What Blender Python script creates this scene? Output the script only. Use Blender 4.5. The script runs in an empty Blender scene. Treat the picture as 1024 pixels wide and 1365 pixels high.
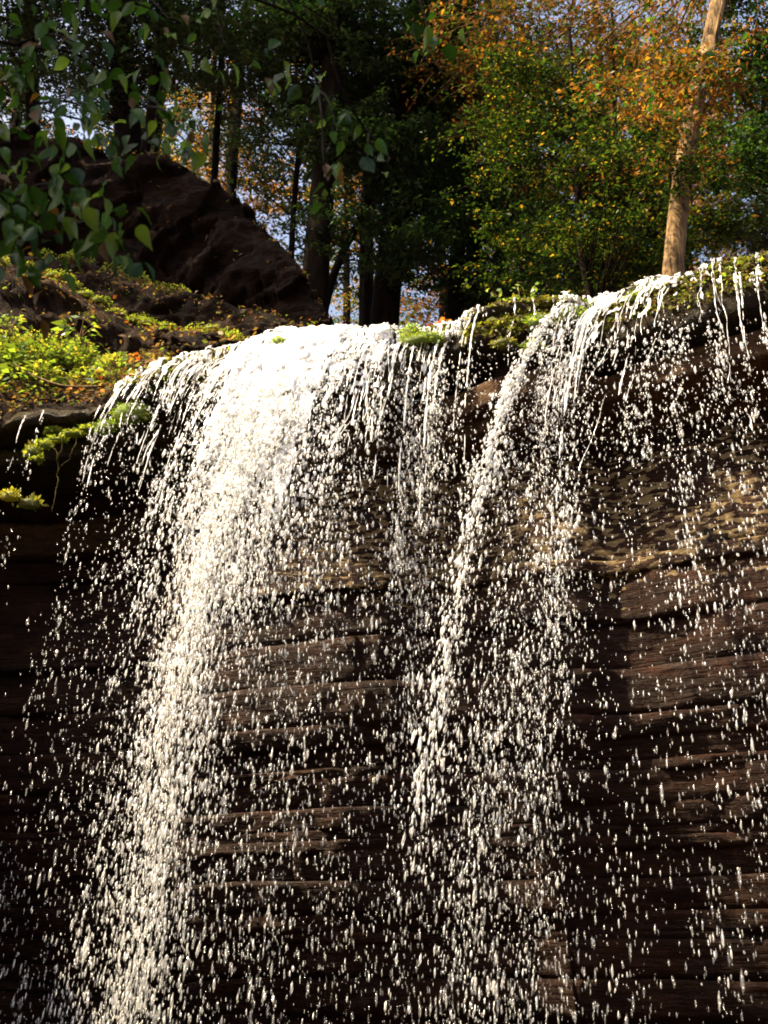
import bpy, math, random
import numpy as np
from mathutils import Vector, Matrix

random.seed(7)
RNG = np.random.default_rng(11)
R = math.radians

# ------------------------------------------------------------------ camera, sky, sun
scene = bpy.context.scene
CAM_H = 1.6
PITCH = R(21.2)
FPX = 682.5 / math.tan(R(25.0))          # focal length in photograph pixels
cam_d = bpy.data.cameras.new("camera")
cam = bpy.data.objects.new("camera", cam_d)
scene.collection.objects.link(cam)
cam.location = (0, 0, CAM_H)
cam.rotation_euler = (R(90) + PITCH, 0, 0)
cam_d.sensor_fit = 'VERTICAL'
cam_d.angle = R(50.0)
cam_d.clip_start = 0.05
cam_d.clip_end = 2000
cam_d.dof.use_dof = True
cam_d.dof.focus_distance = 8.2
cam_d.dof.aperture_fstop = 2.4
scene.camera = cam

SUN_AZ = (-0.955, -0.30)                  # horizontal direction towards the sun
SUN_EL = R(52)
world = bpy.data.worlds.new("World")
scene.world = world
world.use_nodes = True
wn = world.node_tree
wn.nodes.clear()
sky = wn.nodes.new("ShaderNodeTexSky")
sky.sky_type = 'NISHITA'
sky.sun_disc = False
sky.sun_elevation = SUN_EL
sky.sun_rotation = math.atan2(SUN_AZ[0], SUN_AZ[1])
sky.air_density = 0.8
sky.dust_density = 8.0
sky.ozone_density = 0.6
bg = wn.nodes.new("ShaderNodeBackground")
bg.inputs[1].default_value = 0.12
wo = wn.nodes.new("ShaderNodeOutputWorld")
wn.links.new(sky.outputs[0], bg.inputs[0])
wn.links.new(bg.outputs[0], wo.inputs[0])

sun_d = bpy.data.lights.new("sun", 'SUN')
sun_d.energy = 5.0
sun_d.angle = R(0.5)
sun_d.color = (1.0, 0.79, 0.51)
sun = bpy.data.objects.new("sun", sun_d)
scene.collection.objects.link(sun)
ln = math.hypot(*SUN_AZ)
sdir = Vector((SUN_AZ[0]/ln*math.cos(SUN_EL), SUN_AZ[1]/ln*math.cos(SUN_EL), math.sin(SUN_EL)))
sun.rotation_euler = sdir.to_track_quat('Z', 'Y').to_euler()
sun.location = sdir * 60

scene.view_settings.view_transform = 'Standard'
scene.view_settings.look = 'None'
scene.view_settings.gamma = 1.0
scene.view_settings.exposure = 1.75
scene.render.film_transparent = False
scene.render.engine = 'CYCLES'
scene.cycles.max_bounces = 6
scene.cycles.diffuse_bounces = 2
scene.cycles.transmission_bounces = 4
scene.cycles.transparent_max_bounces = 16
scene.cycles.use_denoising = True
scene.cycles.filter_width = 1.8

# ------------------------------------------------------------------ helpers
SP, CP = math.sin(PITCH), math.cos(PITCH)
def ray(px, py):
    u = (px - 512.0) / FPX
    v = (682.5 - py) / FPX
    return np.array([u, CP - v*SP, SP + v*CP])
def at_depth(px, py, Y):
    """point seen at a pixel whose ground distance from the camera is Y"""
    d = ray(px, py)
    return np.array([0, 0, CAM_H]) + d * (Y / d[1])
def at_height(px, py, z):
    d = ray(px, py)
    return np.array([0, 0, CAM_H]) + d * ((z - CAM_H) / d[2])
def px_of(p):
    p = np.asarray(p, float) - np.array([0, 0, CAM_H])
    f = p[..., 1]*CP + p[..., 2]*SP
    return 512 + FPX*p[..., 0]/f, 682.5 - FPX*(-p[..., 1]*SP + p[..., 2]*CP)/f

def _h(ix, iy, iz, seed):
    n = (ix*374761393 + iy*668265263 + iz*2147483647 + seed*1274126177) & 0xFFFFFFFF
    n = ((n ^ (n >> 13)) * 1274126177) & 0xFFFFFFFF
    n = n ^ (n >> 16)
    return (n & 0xFFFF) / 65535.0
def noise(x, y, z=0.0, seed=0):
    x, y, z = np.broadcast_arrays(np.asarray(x, float), np.asarray(y, float), np.asarray(z, float))
    xi, yi, zi = np.floor(x).astype(np.int64), np.floor(y).astype(np.int64), np.floor(z).astype(np.int64)
    xf, yf, zf = x-xi, y-yi, z-zi
    s = lambda t: t*t*(3-2*t)
    xf, yf, zf = s(xf), s(yf), s(zf)
    out = 0
    for a in (0, 1):
        for b in (0, 1):
            for c in (0, 1):
                w = (xf if a else 1-xf)*(yf if b else 1-yf)*(zf if c else 1-zf)
                out = out + w*_h(xi+a, yi+b, zi+c, seed)
    return out*2-1
def fbm(x, y, z=0.0, seed=0, oct=4, gain=0.5):
    s, a, t = 0, 1.0, 0
    x, y, z = np.asarray(x, float), np.asarray(y, float), np.asarray(z, float)
    for o in range(oct):
        s = s + a*noise(x*2**o, y*2**o, z*2**o, seed+o*17)
        t += a
        a *= gain
    return s/t

COL = scene.collection
def tag(o, label=None, cat=None, group=None, kind=None):
    if label: o["label"] = label
    if cat: o["category"] = cat
    if group: o["group"] = group
    if kind: o["kind"] = kind
    return o
def empty(name, loc=(0, 0, 0)):
    o = bpy.data.objects.new(name, None)
    o.location = [float(a) for a in loc]
    o.empty_display_size = 0.1
    COL.objects.link(o)
    return o
def mesh(name, V, F, mat, col=None, smooth=True, clear=None):
    """V (n,3), F (m,3|4) -> mesh data"""
    V = np.asarray(V, np.float32)
    F = np.asarray(F, np.int32)
    me = bpy.data.meshes.new(name)
    k = F.shape[1]
    me.vertices.add(len(V)); me.vertices.foreach_set("co", V.ravel())
    me.loops.add(F.size); me.loops.foreach_set("vertex_index", F.ravel())
    me.polygons.add(len(F))
    me.polygons.foreach_set("loop_start", np.arange(0, F.size, k, dtype=np.int32))
    me.polygons.foreach_set("loop_total", np.full(len(F), k, np.int32))
    if smooth: me.polygons.foreach_set("use_smooth", np.ones(len(F), bool))
    if col is not None:
        c = np.ones((len(V), 4), np.float32); c[:, :3] = col
        at = me.attributes.new("tint", 'FLOAT_COLOR', 'POINT')
        at.data.foreach_set("color", c.ravel())
    if clear is not None:
        at = me.attributes.new("clear", 'FLOAT', 'POINT')
        at.data.foreach_set("value", np.asarray(clear, np.float32))
    me.update(calc_edges=True)
    me.validate()
    if mat: me.materials.append(mat)
    return me
def link(name, me, parent=None, loc=None):
    o = bpy.data.objects.new(name, me)
    COL.objects.link(o)
    if parent is not None:
        o.parent = parent
    if loc is not None: o.location = [float(a) for a in loc]
    return o
def build(name, V, F, mat, parent=None, col=None, smooth=True, clear=None):
    """mesh in world coordinates; shifted so that it sits right under a parent empty"""
    V = np.asarray(V, float)
    if parent is not None:
        p = parent
        while p is not None:
            V = V - np.array(p.location)
            p = p.parent
    return link(name, mesh(name, V, F, mat, col, smooth, clear), parent)
class Join:
    def __init__(s): s.V, s.F, s.C, s.K, s.n = [], [], [], [], 0
    def add(s, V, F, col=None, clear=None):
        s.V.append(V); s.F.append(np.asarray(F) + s.n); s.n += len(V)
        if col is not None: s.C.append(np.broadcast_to(col, (len(V), 3)))
        if clear is not None: s.K.append(np.broadcast_to(clear, (len(V),)))
    def build(s, name, mat, parent=None, smooth=True):
        return build(name, np.concatenate(s.V), np.concatenate(s.F), mat, parent,
                     np.concatenate(s.C) if s.C else None, smooth, np.concatenate(s.K) if s.K else None)
def grid_faces(nr, nc, closed=False):
    r = np.arange(nr-1)[:, None]; c = np.arange(nc if closed else nc-1)[None, :]
    c2 = (c+1) % nc
    return np.stack([r*nc+c, r*nc+c2, (r+1)*nc+c2, (r+1)*nc+c], -1).reshape(-1, 4)
def tube(P, rad, sides=6, flat=1.0, cap=True):
    P = np.asarray(P, float); n = len(P)
    rad = np.broadcast_to(np.asarray(rad, float), (n,))
    T = np.gradient(P, axis=0); T /= np.linalg.norm(T, axis=1)[:, None] + 1e-9
    up = np.tile(np.array([0.31, 0.95, 0.05]), (n, 1))
    A = np.cross(T, up); A /= np.linalg.norm(A, axis=1)[:, None] + 1e-9
    B = np.cross(T, A)
    a = np.linspace(0, 2*np.pi, sides, endpoint=False)
    V = P[:, None] + rad[:, None, None]*(np.cos(a)[None, :, None]*A[:, None] + flat*np.sin(a)[None, :, None]*B[:, None])
    return V.reshape(-1, 3), grid_faces(n, sides, True)
def smooth_path(pts, n):
    pts = np.asarray(pts, float)
    if len(pts) == 2:
        return pts[0] + (pts[1]-pts[0])*np.linspace(0, 1, n)[:, None]
    p = np.vstack([2*pts[0]-pts[1], pts, 2*pts[-1]-pts[-2]])
    seg = np.linalg.norm(np.diff(pts, axis=0), axis=1)
    cum = np.concatenate([[0], np.cumsum(seg)])
    s = np.linspace(0, cum[-1], n)
    i = np.clip(np.searchsorted(cum, s, 'right')-1, 0, len(seg)-1)
    t = ((s-cum[i])/seg[i])[:, None]
    p0, p1, p2, p3 = p[i], p[i+1], p[i+2], p[i+3]
    return 0.5*((2*p1)+(-p0+p2)*t+(2*p0-5*p1+4*p2-p3)*t*t+(-p0+3*p1-3*p2+p3)*t**3)

# ------------------------------------------------------------------ materials
def newmat(name):
    m = bpy.data.materials.new(name); m.use_nodes = True
    nt = m.node_tree; nt.nodes.clear()
    out = nt.nodes.new("ShaderNodeOutputMaterial")
    return m, nt, out
def N(nt, t, **kw):
    n = nt.nodes.new(t)
    for k, v in kw.items():
        if k.startswith("i_"):
            key = k[2:]
            n.inputs[int(key) if key.isdigit() else key.replace("_", " ")].default_value = v
        else: setattr(n, k, v)
    return n
def pos_scaled(nt, sx, sy, sz):
    g = N(nt, "ShaderNodeNewGeometry")
    m = N(nt, "ShaderNodeVectorMath", operation='MULTIPLY')
    m.inputs[1].default_value = (sx, sy, sz)
    nt.links.new(g.outputs["Position"], m.inputs[0])
    return m.outputs[0]
def tex(nt, vec, scale, detail=5, rough=0.6):
    n = N(nt, "ShaderNodeTexNoise", i_Scale=scale, i_Detail=detail, i_Roughness=rough)
    nt.links.new(vec, n.inputs["Vector"])
    return n.outputs["Fac"]
def ramp(nt, fac, stops):
    r = N(nt, "ShaderNodeValToRGB")
    e = r.color_ramp.elements
    while len(e) < len(stops): e.new(0.5)
    for el, (p, c) in zip(e, stops):
        el.position = p
        el.color = (*c, 1) if len(c) == 3 else c
    nt.links.new(fac, r.inputs[0])
    return r.outputs[0]
def mixc(nt, fac, a, b, typ='MIX'):
    m = N(nt, "ShaderNodeMix", data_type='RGBA', blend_type=typ)
    for i, s in ((0, fac), (6, a), (7, b)):
        if hasattr(s, "type"): nt.links.new(s, m.inputs[i])
        else: m.inputs[i].default_value = (*s, 1) if isinstance(s, tuple) else s
    return m.outputs[2]
def math_n(nt, op, a, b, clamp=False):
    m = N(nt, "ShaderNodeMath", operation=op, use_clamp=clamp)
    for i, s in ((0, a), (1, b)):
        if hasattr(s, "type"): nt.links.new(s, m.inputs[i])
        else: m.inputs[i].default_value = s
    return m.outputs[0]

def rock_mat(name, dark, mid, light, lichen=None, rough=0.5, zst=5.0, bump=0.6, lich_amt=0.0):
    m, nt, out = newmat(name)
    v1 = pos_scaled(nt, 1, 1, zst)
    v0 = pos_scaled(nt, 1, 1, 1)
    n1 = tex(nt, v1, 1.6, 8, 0.65)
    n2 = tex(nt, pos_scaled(nt, 1, 1, min(zst, 1.8)), 9.0, 8, 0.7)
    n3 = tex(nt, v0, 40.0, 6, 0.7)
    c = ramp(nt, n1, [(0.30, dark), (0.52, mid), (0.72, light)])
    c = mixc(nt, 0.75, c, ramp(nt, n2, [(0.3, (0.25, 0.25, 0.27)), (0.7, (1.5, 1.42, 1.35))]), 'MULTIPLY')
    c = mixc(nt, 0.5, c, ramp(nt, n3, [(0.3, (0.5, 0.5, 0.5)), (0.7, (1.45, 1.45, 1.45))]), 'MULTIPLY')
    if lichen:
        big = tex(nt, pos_scaled(nt, 1, 1, 1.3), 0.9, 3, 0.5)
        bigm = ramp(nt, big, [(0.28, (0, 0, 0)), (0.46, (1, 1, 1))])
        g = N(nt, "ShaderNodeNewGeometry"); sx = N(nt, "ShaderNodeSeparateXYZ")
        nt.links.new(g.outputs["Position"], sx.inputs[0])
        zr = N(nt, "ShaderNodeMapRange", interpolation_type='SMOOTHSTEP'); zr.inputs[1].default_value = 3.4; zr.inputs[2].default_value = 4.0
        nt.links.new(sx.outputs[2], zr.inputs[0])
        xr = N(nt, "ShaderNodeMapRange", interpolation_type='SMOOTHSTEP'); xr.inputs[1].default_value = -1.6; xr.inputs[2].default_value = -0.2
        nt.links.new(sx.outputs[0], xr.inputs[0])
        fine = tex(nt, pos_scaled(nt, 1, 1, 2.6), 11.0, 5, 0.5)
        zr2 = N(nt, "ShaderNodeMapRange", interpolation_type='SMOOTHSTEP'); zr2.inputs[1].default_value = 5.05; zr2.inputs[2].default_value = 4.7
        nt.links.new(sx.outputs[2], zr2.inputs[0])
        zz = math_n(nt, 'MULTIPLY', zr.outputs[0], zr2.outputs[0])
        msk = math_n(nt, 'MULTIPLY', math_n(nt, 'MULTIPLY', bigm, xr.outputs[0]), zz)
        th = math_n(nt, 'ADD', math_n(nt, 'SUBTRACT', fine, 0.16), math_n(nt, 'MULTIPLY', msk, lich_amt))
        mask = ramp(nt, th, [(0.60, (0, 0, 0)), (0.62, (1, 1, 1))])
        c = mixc(nt, mask, c, lichen)
    b = N(nt, "ShaderNodeBsdfPrincipled", i_Roughness=rough)
    nt.links.new(c, b.inputs["Base Color"])
    b.inputs["Specular IOR Level"].default_value = 0.10
    bu = N(nt, "ShaderNodeBump", i_Strength=bump, i_Distance=0.03)
    n4 = tex(nt, pos_scaled(nt, 1, 1, 9.0), 2.6, 7, 0.62) if zst > 3.5 else n2
    h = math_n(nt, 'ADD', math_n(nt, 'ADD', math_n(nt, 'MULTIPLY', n2, 0.6), math_n(nt, 'MULTIPLY', n4, 1.5)), math_n(nt, 'MULTIPLY', n3, 0.5))
    nt.links.new(h, bu.inputs["Height"])
    nt.links.new(bu.outputs[0], b.inputs["Normal"])
    nt.links.new(b.outputs[0], out.inputs[0])
    return m
def leaf_mat(name, trans=0.45, gloss=0.08, rough=0.4):
    m, nt, out = newmat(name)
    a = N(nt, "ShaderNodeAttribute", attribute_name="tint")
    d = N(nt, "ShaderNodeBsdfDiffuse"); t = N(nt, "ShaderNodeBsdfTranslucent"); g = N(nt, "ShaderNodeBsdfGlossy", i_Roughness=rough)
    g.inputs[0].default_value = (0.9, 0.95, 1, 1)
    nt.links.new(a.outputs["Color"], d.inputs[0])
    tc = mixc(nt, 1.0, a.outputs["Color"], (1.5, 1.5, 0.7), 'MULTIPLY')
    nt.links.new(tc, t.inputs[0])
    m1 = N(nt, "ShaderNodeMixShader"); m1.inputs[0].default_value = trans
    nt.links.new(d.outputs[0], m1.inputs[1]); nt.links.new(t.outputs[0], m1.inputs[2])
    m2 = N(nt, "ShaderNodeMixShader"); m2.inputs[0].default_value = gloss
    nt.links.new(m1.outputs[0], m2.inputs[1]); nt.links.new(g.outputs[0], m2.inputs[2])
    nt.links.new(m2.outputs[0], out.inputs[0])
    return m
def bark_mat(name, dark, light):
    m, nt, out = newmat(name)
    n1 = tex(nt, pos_scaled(nt, 1, 1, 0.12), 38.0, 6, 0.65)
    n2 = tex(nt, pos_scaled(nt, 1, 1, 0.6), 7.0, 6, 0.65)
    c = ramp(nt, n1, [(0.36, dark), (0.58, light)])
    c = mixc(nt, 0.85, c, ramp(nt, n2, [(0.34, (0.25, 0.25, 0.22)), (0.66, (1.55, 1.5, 1.4))]), 'MULTIPLY')
    b = N(nt, "ShaderNodeBsdfPrincipled", i_Roughness=0.9)
    b.inputs["Specular IOR Level"].default_value = 0.06
    nt.links.new(c, b.inputs["Base Color"])
    bu = N(nt, "ShaderNodeBump", i_Strength=0.8, i_Distance=0.02)
    nt.links.new(n1, bu.inputs["Height"]); nt.links.new(bu.outputs[0], b.inputs["Normal"])
    nt.links.new(b.outputs[0], out.inputs[0])
    return m
def water_mat(name, white=0.86, gloss=0.14, rough=0.12):
    """aerated falling water: white froth mixed with clear water by the mesh's own 'clear' value"""
    m, nt, out = newmat(name)
    a = N(nt, "ShaderNodeAttribute", attribute_name="clear")
    d = N(nt, "ShaderNodeBsdfDiffuse"); d.inputs[0].default_value = (white, white, white, 1)
    t = N(nt, "ShaderNodeBsdfTranslucent"); t.inputs[0].default_value = (white, white, white, 1)
    g = N(nt, "ShaderNodeBsdfGlossy", i_Roughness=rough)
    tr = N(nt, "ShaderNodeBsdfTransparent"); tr.inputs[0].default_value = (0.96, 0.97, 0.96, 1)
    m1 = N(nt, "ShaderNodeMixShader"); m1.inputs[0].default_value = 0.25
    nt.links.new(d.outputs[0], m1.inputs[1]); nt.links.new(t.outputs[0], m1.inputs[2])
    m2 = N(nt, "ShaderNodeMixShader")
    nt.links.new(a.outputs["Fac"], m2.inputs[0])
    nt.links.new(m1.outputs[0], m2.inputs[1]); nt.links.new(tr.outputs[0], m2.inputs[2])
    m3 = N(nt, "ShaderNodeMixShader"); m3.inputs[0].default_value = gloss
    nt.links.new(m2.outputs[0], m3.inputs[1]); nt.links.new(g.outputs[0], m3.inputs[2])
    nt.links.new(m3.outputs[0], out.inputs[0])
    return m

M_CLIFF = rock_mat("wet_sandstone", (0.006, 0.0025, 0.0013), (0.018, 0.0068, 0.003), (0.035, 0.0135, 0.006), (0.14, 0.10, 0.048), 0.5, 4.0, 0.9, 0.245)
M_LEDGE = rock_mat("tan_sandstone", (0.02, 0.010, 0.005), (0.052, 0.027, 0.012), (0.095, 0.055, 0.025), None, 0.5, 3.0, 0.8)
M_LIP = rock_mat("wet_lip_rock", (0.008, 0.006, 0.003), (0.028, 0.020, 0.007), (0.06, 0.05, 0.014), None, 0.35, 1.0, 1.0)
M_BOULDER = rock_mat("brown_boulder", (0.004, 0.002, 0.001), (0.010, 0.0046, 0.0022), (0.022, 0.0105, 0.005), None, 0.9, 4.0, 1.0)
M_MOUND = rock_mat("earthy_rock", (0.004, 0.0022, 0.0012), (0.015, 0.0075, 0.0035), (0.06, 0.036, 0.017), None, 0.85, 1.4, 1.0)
M_GROUND = rock_mat("forest_floor", (0.03, 0.02, 0.01), (0.08, 0.05, 0.025), (0.14, 0.08, 0.03), None, 0.9, 1.0, 0.8)
M_LEAF = leaf_mat("tree_leaf", 0.42, 0.015, 0.5)
M_NEEDLE = leaf_mat("hemlock_needle", 0.25, 0.05, 0.4)
M_HERB = leaf_mat("herb_leaf", 0.40, 0.06, 0.4)
M_NEAR = leaf_mat("broad_leaf", 0.45, 0.015, 0.4)
M_MOSS = leaf_mat("moss_tuft", 0.35, 0.02, 0.6)
M_BARK_D = bark_mat("dark_bark", (0.003, 0.002, 0.0012), (0.011, 0.007, 0.0042))
M_BARK_L = bark_mat("pale_bark", (0.07, 0.045, 0.024), (0.23, 0.155, 0.082))
M_TWIG = bark_mat("twig_bark", (0.08, 0.055, 0.03), (0.2, 0.14, 0.08))
M_ROOT = bark_mat("root_bark", (0.03, 0.025, 0.008), (0.09, 0.075, 0.022))
M_WATER = water_mat("white_water", 0.9, 0.08)
M_DROP = water_mat("water_drop", 0.88, 0.15, 0.12)

# ------------------------------------------------------------------ the lip of the fall in plan
LIP_PX = [(0, 562, 5.45), (70, 553, 5.45), (150, 541, 5.50), (188, 505, 5.62), (230, 481, 5.75), (300, 466, 5.8), (360, 453, 5.8),
          (430, 441, 5.8), (510, 438, 5.8), (560, 443, 5.8), (610, 438, 5.8), (660, 417, 5.8), (740, 408, 5.8), (785, 411, 5.8),
          (830, 394, 5.8), (900, 372, 5.8), (960, 355, 5.8), (1024, 340, 5.8)]
lip_pts = [(-7.5, -9, 5.6), (-6.2, -3, 5.6), (-5.3, 2, 5.5), (-4.8, 5.4, 5.45), (-4.4, 7.2, 5.45), (-3.8, 7.75, 5.45)]
i_first = len(lip_pts)
lip_pts += [tuple(at_height(a, b, c)) for a, b, c in LIP_PX]
lip_pts += [(3.4, 5.5, 5.8), (5.2, 4.7, 5.8), (9, 3.5, 5.9), (16, 1.0, 6.0)]
DENSE = smooth_path(lip_pts, 6000)
_seg = np.concatenate([[0], np.cumsum(np.linalg.norm(np.diff(DENSE[:, :2], axis=0), axis=1))])
LTOT = _seg[-1]
_tan = np.gradient(DENSE[:, :2], axis=0)
k = 161
ker = np.hanning(k); ker /= ker.sum()
_tan = np.stack([np.convolve(np.pad(_tan[:, i], k//2, mode='edge'), ker, 'valid') for i in (0, 1)], 1)
_tan /= np.linalg.norm(_tan, axis=1)[:, None]
_nout = np.stack([_tan[:, 1], -_tan[:, 0]], 1)             # outward: towards the camera side
_PX = px_of(DENSE)[0]
_in = (DENSE[:, 1] > 3.0)
T0 = _seg[np.argmin(np.where(_in & (_seg < 30), np.abs(_PX-0)+np.where(DENSE[:, 0] < -4.2, 1e4, 0), 1e9))]
T1 = _seg[np.argmin(np.where(_in, np.abs(_PX-1024), 1e9))]
def lip(t):
    t = np.asarray(t, float)
    return (np.stack([np.interp(t, _seg, DENSE[:, i]) for i in range(3)], -1),
            np.stack([np.interp(t, _seg, _nout[:, i]) for i in range(2)], -1))
_sel = (_seg >= T0-1.2) & (_seg <= T1+3.0)
_st, _sp = _seg[_sel], np.maximum.accumulate(_PX[_sel])
def t_of_px(px): return np.interp(px, _sp, _st)
def px_of_t(t): return np.interp(t, _st, _sp)

# cap (the rounded nose) profile: depth behind the silhouette line (+ = inwards), height relative to the lip
PROF_D = np.array([1.6, 0.9, 0.45, 0.22, 0.0, -0.07, -0.125, -0.16, -0.175, -0.17, -0.13, 0.0, 0.7])
PROF_Z = np.array([0.22, 0.17, 0.10, 0.06, 0.0, -0.06, -0.17, -0.32, -0.52, -0.74, -0.90, -1.0, -1.0])
def cap_h(t):      # thickness of the cap along the lip
    return np.interp(px_of_t(t), [0, 150, 200, 260, 330, 520, 550, 620, 650, 770, 800, 900, 1024],
                     [0.14, 0.15, 0.30, 0.50, 0.62, 0.60, 0.42, 0.36, 0.16, 0.16, 0.46, 0.52, 0.50])
def cap_point(t, q):
    """q 0..len-1 along the cap profile"""
    L, n = lip(t)
    i = np.arange(len(PROF_D))
    d = np.interp(q, i, PROF_D); z = np.interp(q, i, PROF_Z)
    h = cap_h(t)
    z = np.where(z < 0, z*h, z)
    wob = 0.07*fbm(t*2.1, z*2, 0, 3, 4) + 0.05*fbm(t*8, z*9, 0, 5, 4, 0.6)
    d = d + wob*np.where(q > 3, 1, 0.3)
    p = L.copy()
    p[..., 0] -= n[..., 0]*d; p[..., 1] -= n[..., 1]*d
    p[..., 2] += z + 0.05*fbm(t*3.3, d*2, 0, 8, 4, 0.6) + np.where(q < 4, 0.02*fbm(t*6, d*5, 0, 9, 3), 0)
    return p

# ------------------------------------------------------------------ ground, plateau and cliff
gv = []
gx = np.linspace(-1, 1, 61)
gx = np.sign(gx)*np.abs(gx)**2.2*400
GX, GY = np.meshgrid(gx, gx)
GZ = 0.12*fbm(GX*0.5, GY*0.5, 0, 21) - 0.25
o = build("ground", np.stack([GX, GY, GZ], -1).reshape(-1, 3), grid_faces(61, 61), M_GROUND)
tag(o, "dark stony gorge floor below the waterfall", "ground", kind='structure')

ts_in = np.arange(T0-0.6, T1+2.6, 0.03)
ts = np.concatenate([np.linspace(0, T0-0.65, 40), ts_in, np.linspace(T1+2.65, LTOT, 24)])
cliff = empty("cliff", (0, 7.5, 0))
tag(cliff, "dark layered sandstone cliff undercut below the lip of the waterfall", "cliff", kind='structure')
# cap
Q = np.concatenate([np.linspace(0, 3, 5), np.linspace(3.4, 12, 26)])
TT, QQ = np.meshgrid(ts, Q)
build("cliff_lip", cap_point(TT.ravel(), QQ.ravel()), grid_faces(len(Q), len(ts)), M_LIP, cliff)

def layer(z_top, thick, dfun, mat, seed, nrow=7, rough=0.05, name="rock_layer", lean=0.0):
    """one bed of the cliff: a strip with top, uneven front and underside"""
    L, n = lip(ts)
    rows = [(0.9, 0.0)] + [(0.0, a) for a in np.linspace(0.02, 0.98, nrow)] + [(0.9, 1.0)]
    P = []
    for (extra, f) in rows:
        edge = 0.014*(max(0, 0.12-f)/0.12)**2 + 0.025*(max(0, f-0.85)/0.15)**2
        zz = z_top - thick*f
        d = dfun(ts) + extra + edge + lean*thick*f + rough*fbm(ts*1.3, zz*3, seed*3.1, seed, 5, 0.6) + 0.35*rough*fbm(ts*6, zz*10, seed, seed+5, 4, 0.55) + 0.014*np.round(1.6*noise(ts*1.9, 0, seed*7.7, seed+8)) + 0.010*np.round(1.5*noise(ts*6, zz*9, seed*3.3, seed+9))
        w = 0.12*thick*fbm(ts*0.55, 0, seed*1.7, 31, 3) + 0.12*fbm(ts*0.30, z_top*0.2, 0, 33, 2)
        p = L.copy()
        p[:, 0] -= n[:, 0]*d; p[:, 1] -= n[:, 1]*d
        p[:, 2] = p[:, 2] + zz + w*(0.6 if abs(z_top) > 0.7 else 0.15)
        P.append(p)
    P = np.array(P)
    return build(name, P.reshape(-1, 3), grid_faces(len(rows), len(ts)), mat, cliff)
def dprof(pts):
    xs, ys = zip(*pts)
    return lambda t: np.interp(px_of_t(t), xs, ys)
DEEP = [(-200, 0.5), (0, 0.55), (170, 0.5), (240, 0.0), (1200, 0.0)]    # the left part is cut back deeper
deep = dprof(DEEP)
layer(-0.10, 0.12, dprof([(0, 0.25), (160, 0.25), (230, 0.35), (600, 0.35), (640, -0.12), (760, -0.15), (800, 0.3), (1024, 0.3)]), M_LIP, 1)
layer(-0.20, 0.14, dprof([(0, 0.10), (160, 0.08), (230, 0.35), (600, 0.30), (640, -0.20), (760, -0.25), (800, 0.3), (1024, 0.3)]), M_LIP, 2)
layer(-0.31, 0.24, dprof([(0, 0.75), (160, 0.75), (230, 0.45), (620, 0.40), (650, 0.10), (760, 0.08), (800, 0.40), (1024, 0.40)]), M_CLIFF, 3)
layer(-0.54, 0.20, dprof([(0, 0.85), (160, 0.85), (230, 0.45), (520, 0.35), (560, 0.0), (760, -0.12), (800, 0.05), (1024, -0.02)]), M_LEDGE, 4, rough=0.04)
layer(-0.73, 0.14, dprof([(0, 0.85), (160, 0.85), (230, 0.45), (520, 0.35), (560, 0.10), (650, 0.06), (760, 0.20), (800, 0.42), (1024, 0.42)]), M_LEDGE, 5, rough=0.06)
zc = -0.86
seed = 6
trend = [(-0.8, 0.55), (-1.0, 0.46), (-1.5, 0.34), (-2.1, 0.27), (-2.6, 0.34), (-3.4, 0.60), (-4.5, 0.98), (-6.4, 1.5)]
while zc > -6.3:
    th = random.choice([0.06, 0.09, 0.14, 0.20, 0.28, 0.36]) * random.uniform(0.85, 1.2)
    tz = np.interp(-zc, [-a for a, b in trend], [b for a, b in trend])
    off = random.uniform(-0.02, 0.02) - (0.05 if random.random() < 0.16 else 0)
    ph = random.uniform(0, 50)
    lowleft = 1.0 if zc > -1.25 else 0.55
    layer(zc, th+0.02, (lambda t, tz=tz, off=off, ph=ph, ll=lowleft: tz + off + deep(t)*ll + 0.05*fbm(t*0.45, ph, 0, 77, 3) + 0.16*fbm(t*0.5, 0, tz*3, 78, 3)), M_CLIFF, seed, rough=0.05, lean=0.0 if zc > -2.0 else (0.25 if zc > -2.6 else 0.40))
    zc -= th
    seed += 1

# solid core behind the beds
L, n = lip(ts)
P = []
for z_ in (-0.12, -2.2, -4.4, -6.6):
    p = L.copy(); dd_ = 0.95 + 0.5*(deep(ts) > 0.2) + (1.2 if z_ < -3 else (0.3 if z_ < -1 else 0)); p[:, 0] -= n[:, 0]*dd_; p[:, 1] -= n[:, 1]*dd_; p[:, 2] += z_
    P.append(p)
build("cliff_core", np.array(P).reshape(-1, 3), grid_faces(4, len(ts)), M_CLIFF, cliff)

# plateau behind the lip
nin = np.array([0.0, 0.6, 1.4, 2.5, 4.5, 8, 14, 25, 45, 90, 200, 400])
L, n = lip(ts)
start = cap_point(ts, np.full(len(ts), 0.0))
cen = np.array([0.0, 30.0])
P = []
for dd in nin:
    p = start.copy()
    dirv = -n*0.35 + np.array([0, 1.0]) + np.stack([np.where(p[:, 0] < -4, -1.4, np.where(p[:, 0] > 4, 0.8, 0)), 0*p[:, 0]], -1)
    dirv /= np.linalg.norm(dirv, axis=1)[:, None]
    p[:, :2] += dirv*dd
    p[:, 2] += 0.05*dd**0.8 + (0.15*fbm(p[:, 0]*0.6, p[:, 1]*0.6, 0, 41) if dd > 0 else 0)
    P.append(p)
o = build("plateau_ground", np.array(P).reshape(-1, 3), grid_faces(len(nin), len(ts)), M_GROUND)
tag(o, "leafy forest floor on the plateau behind the waterfall lip", "ground", kind='structure')

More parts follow.
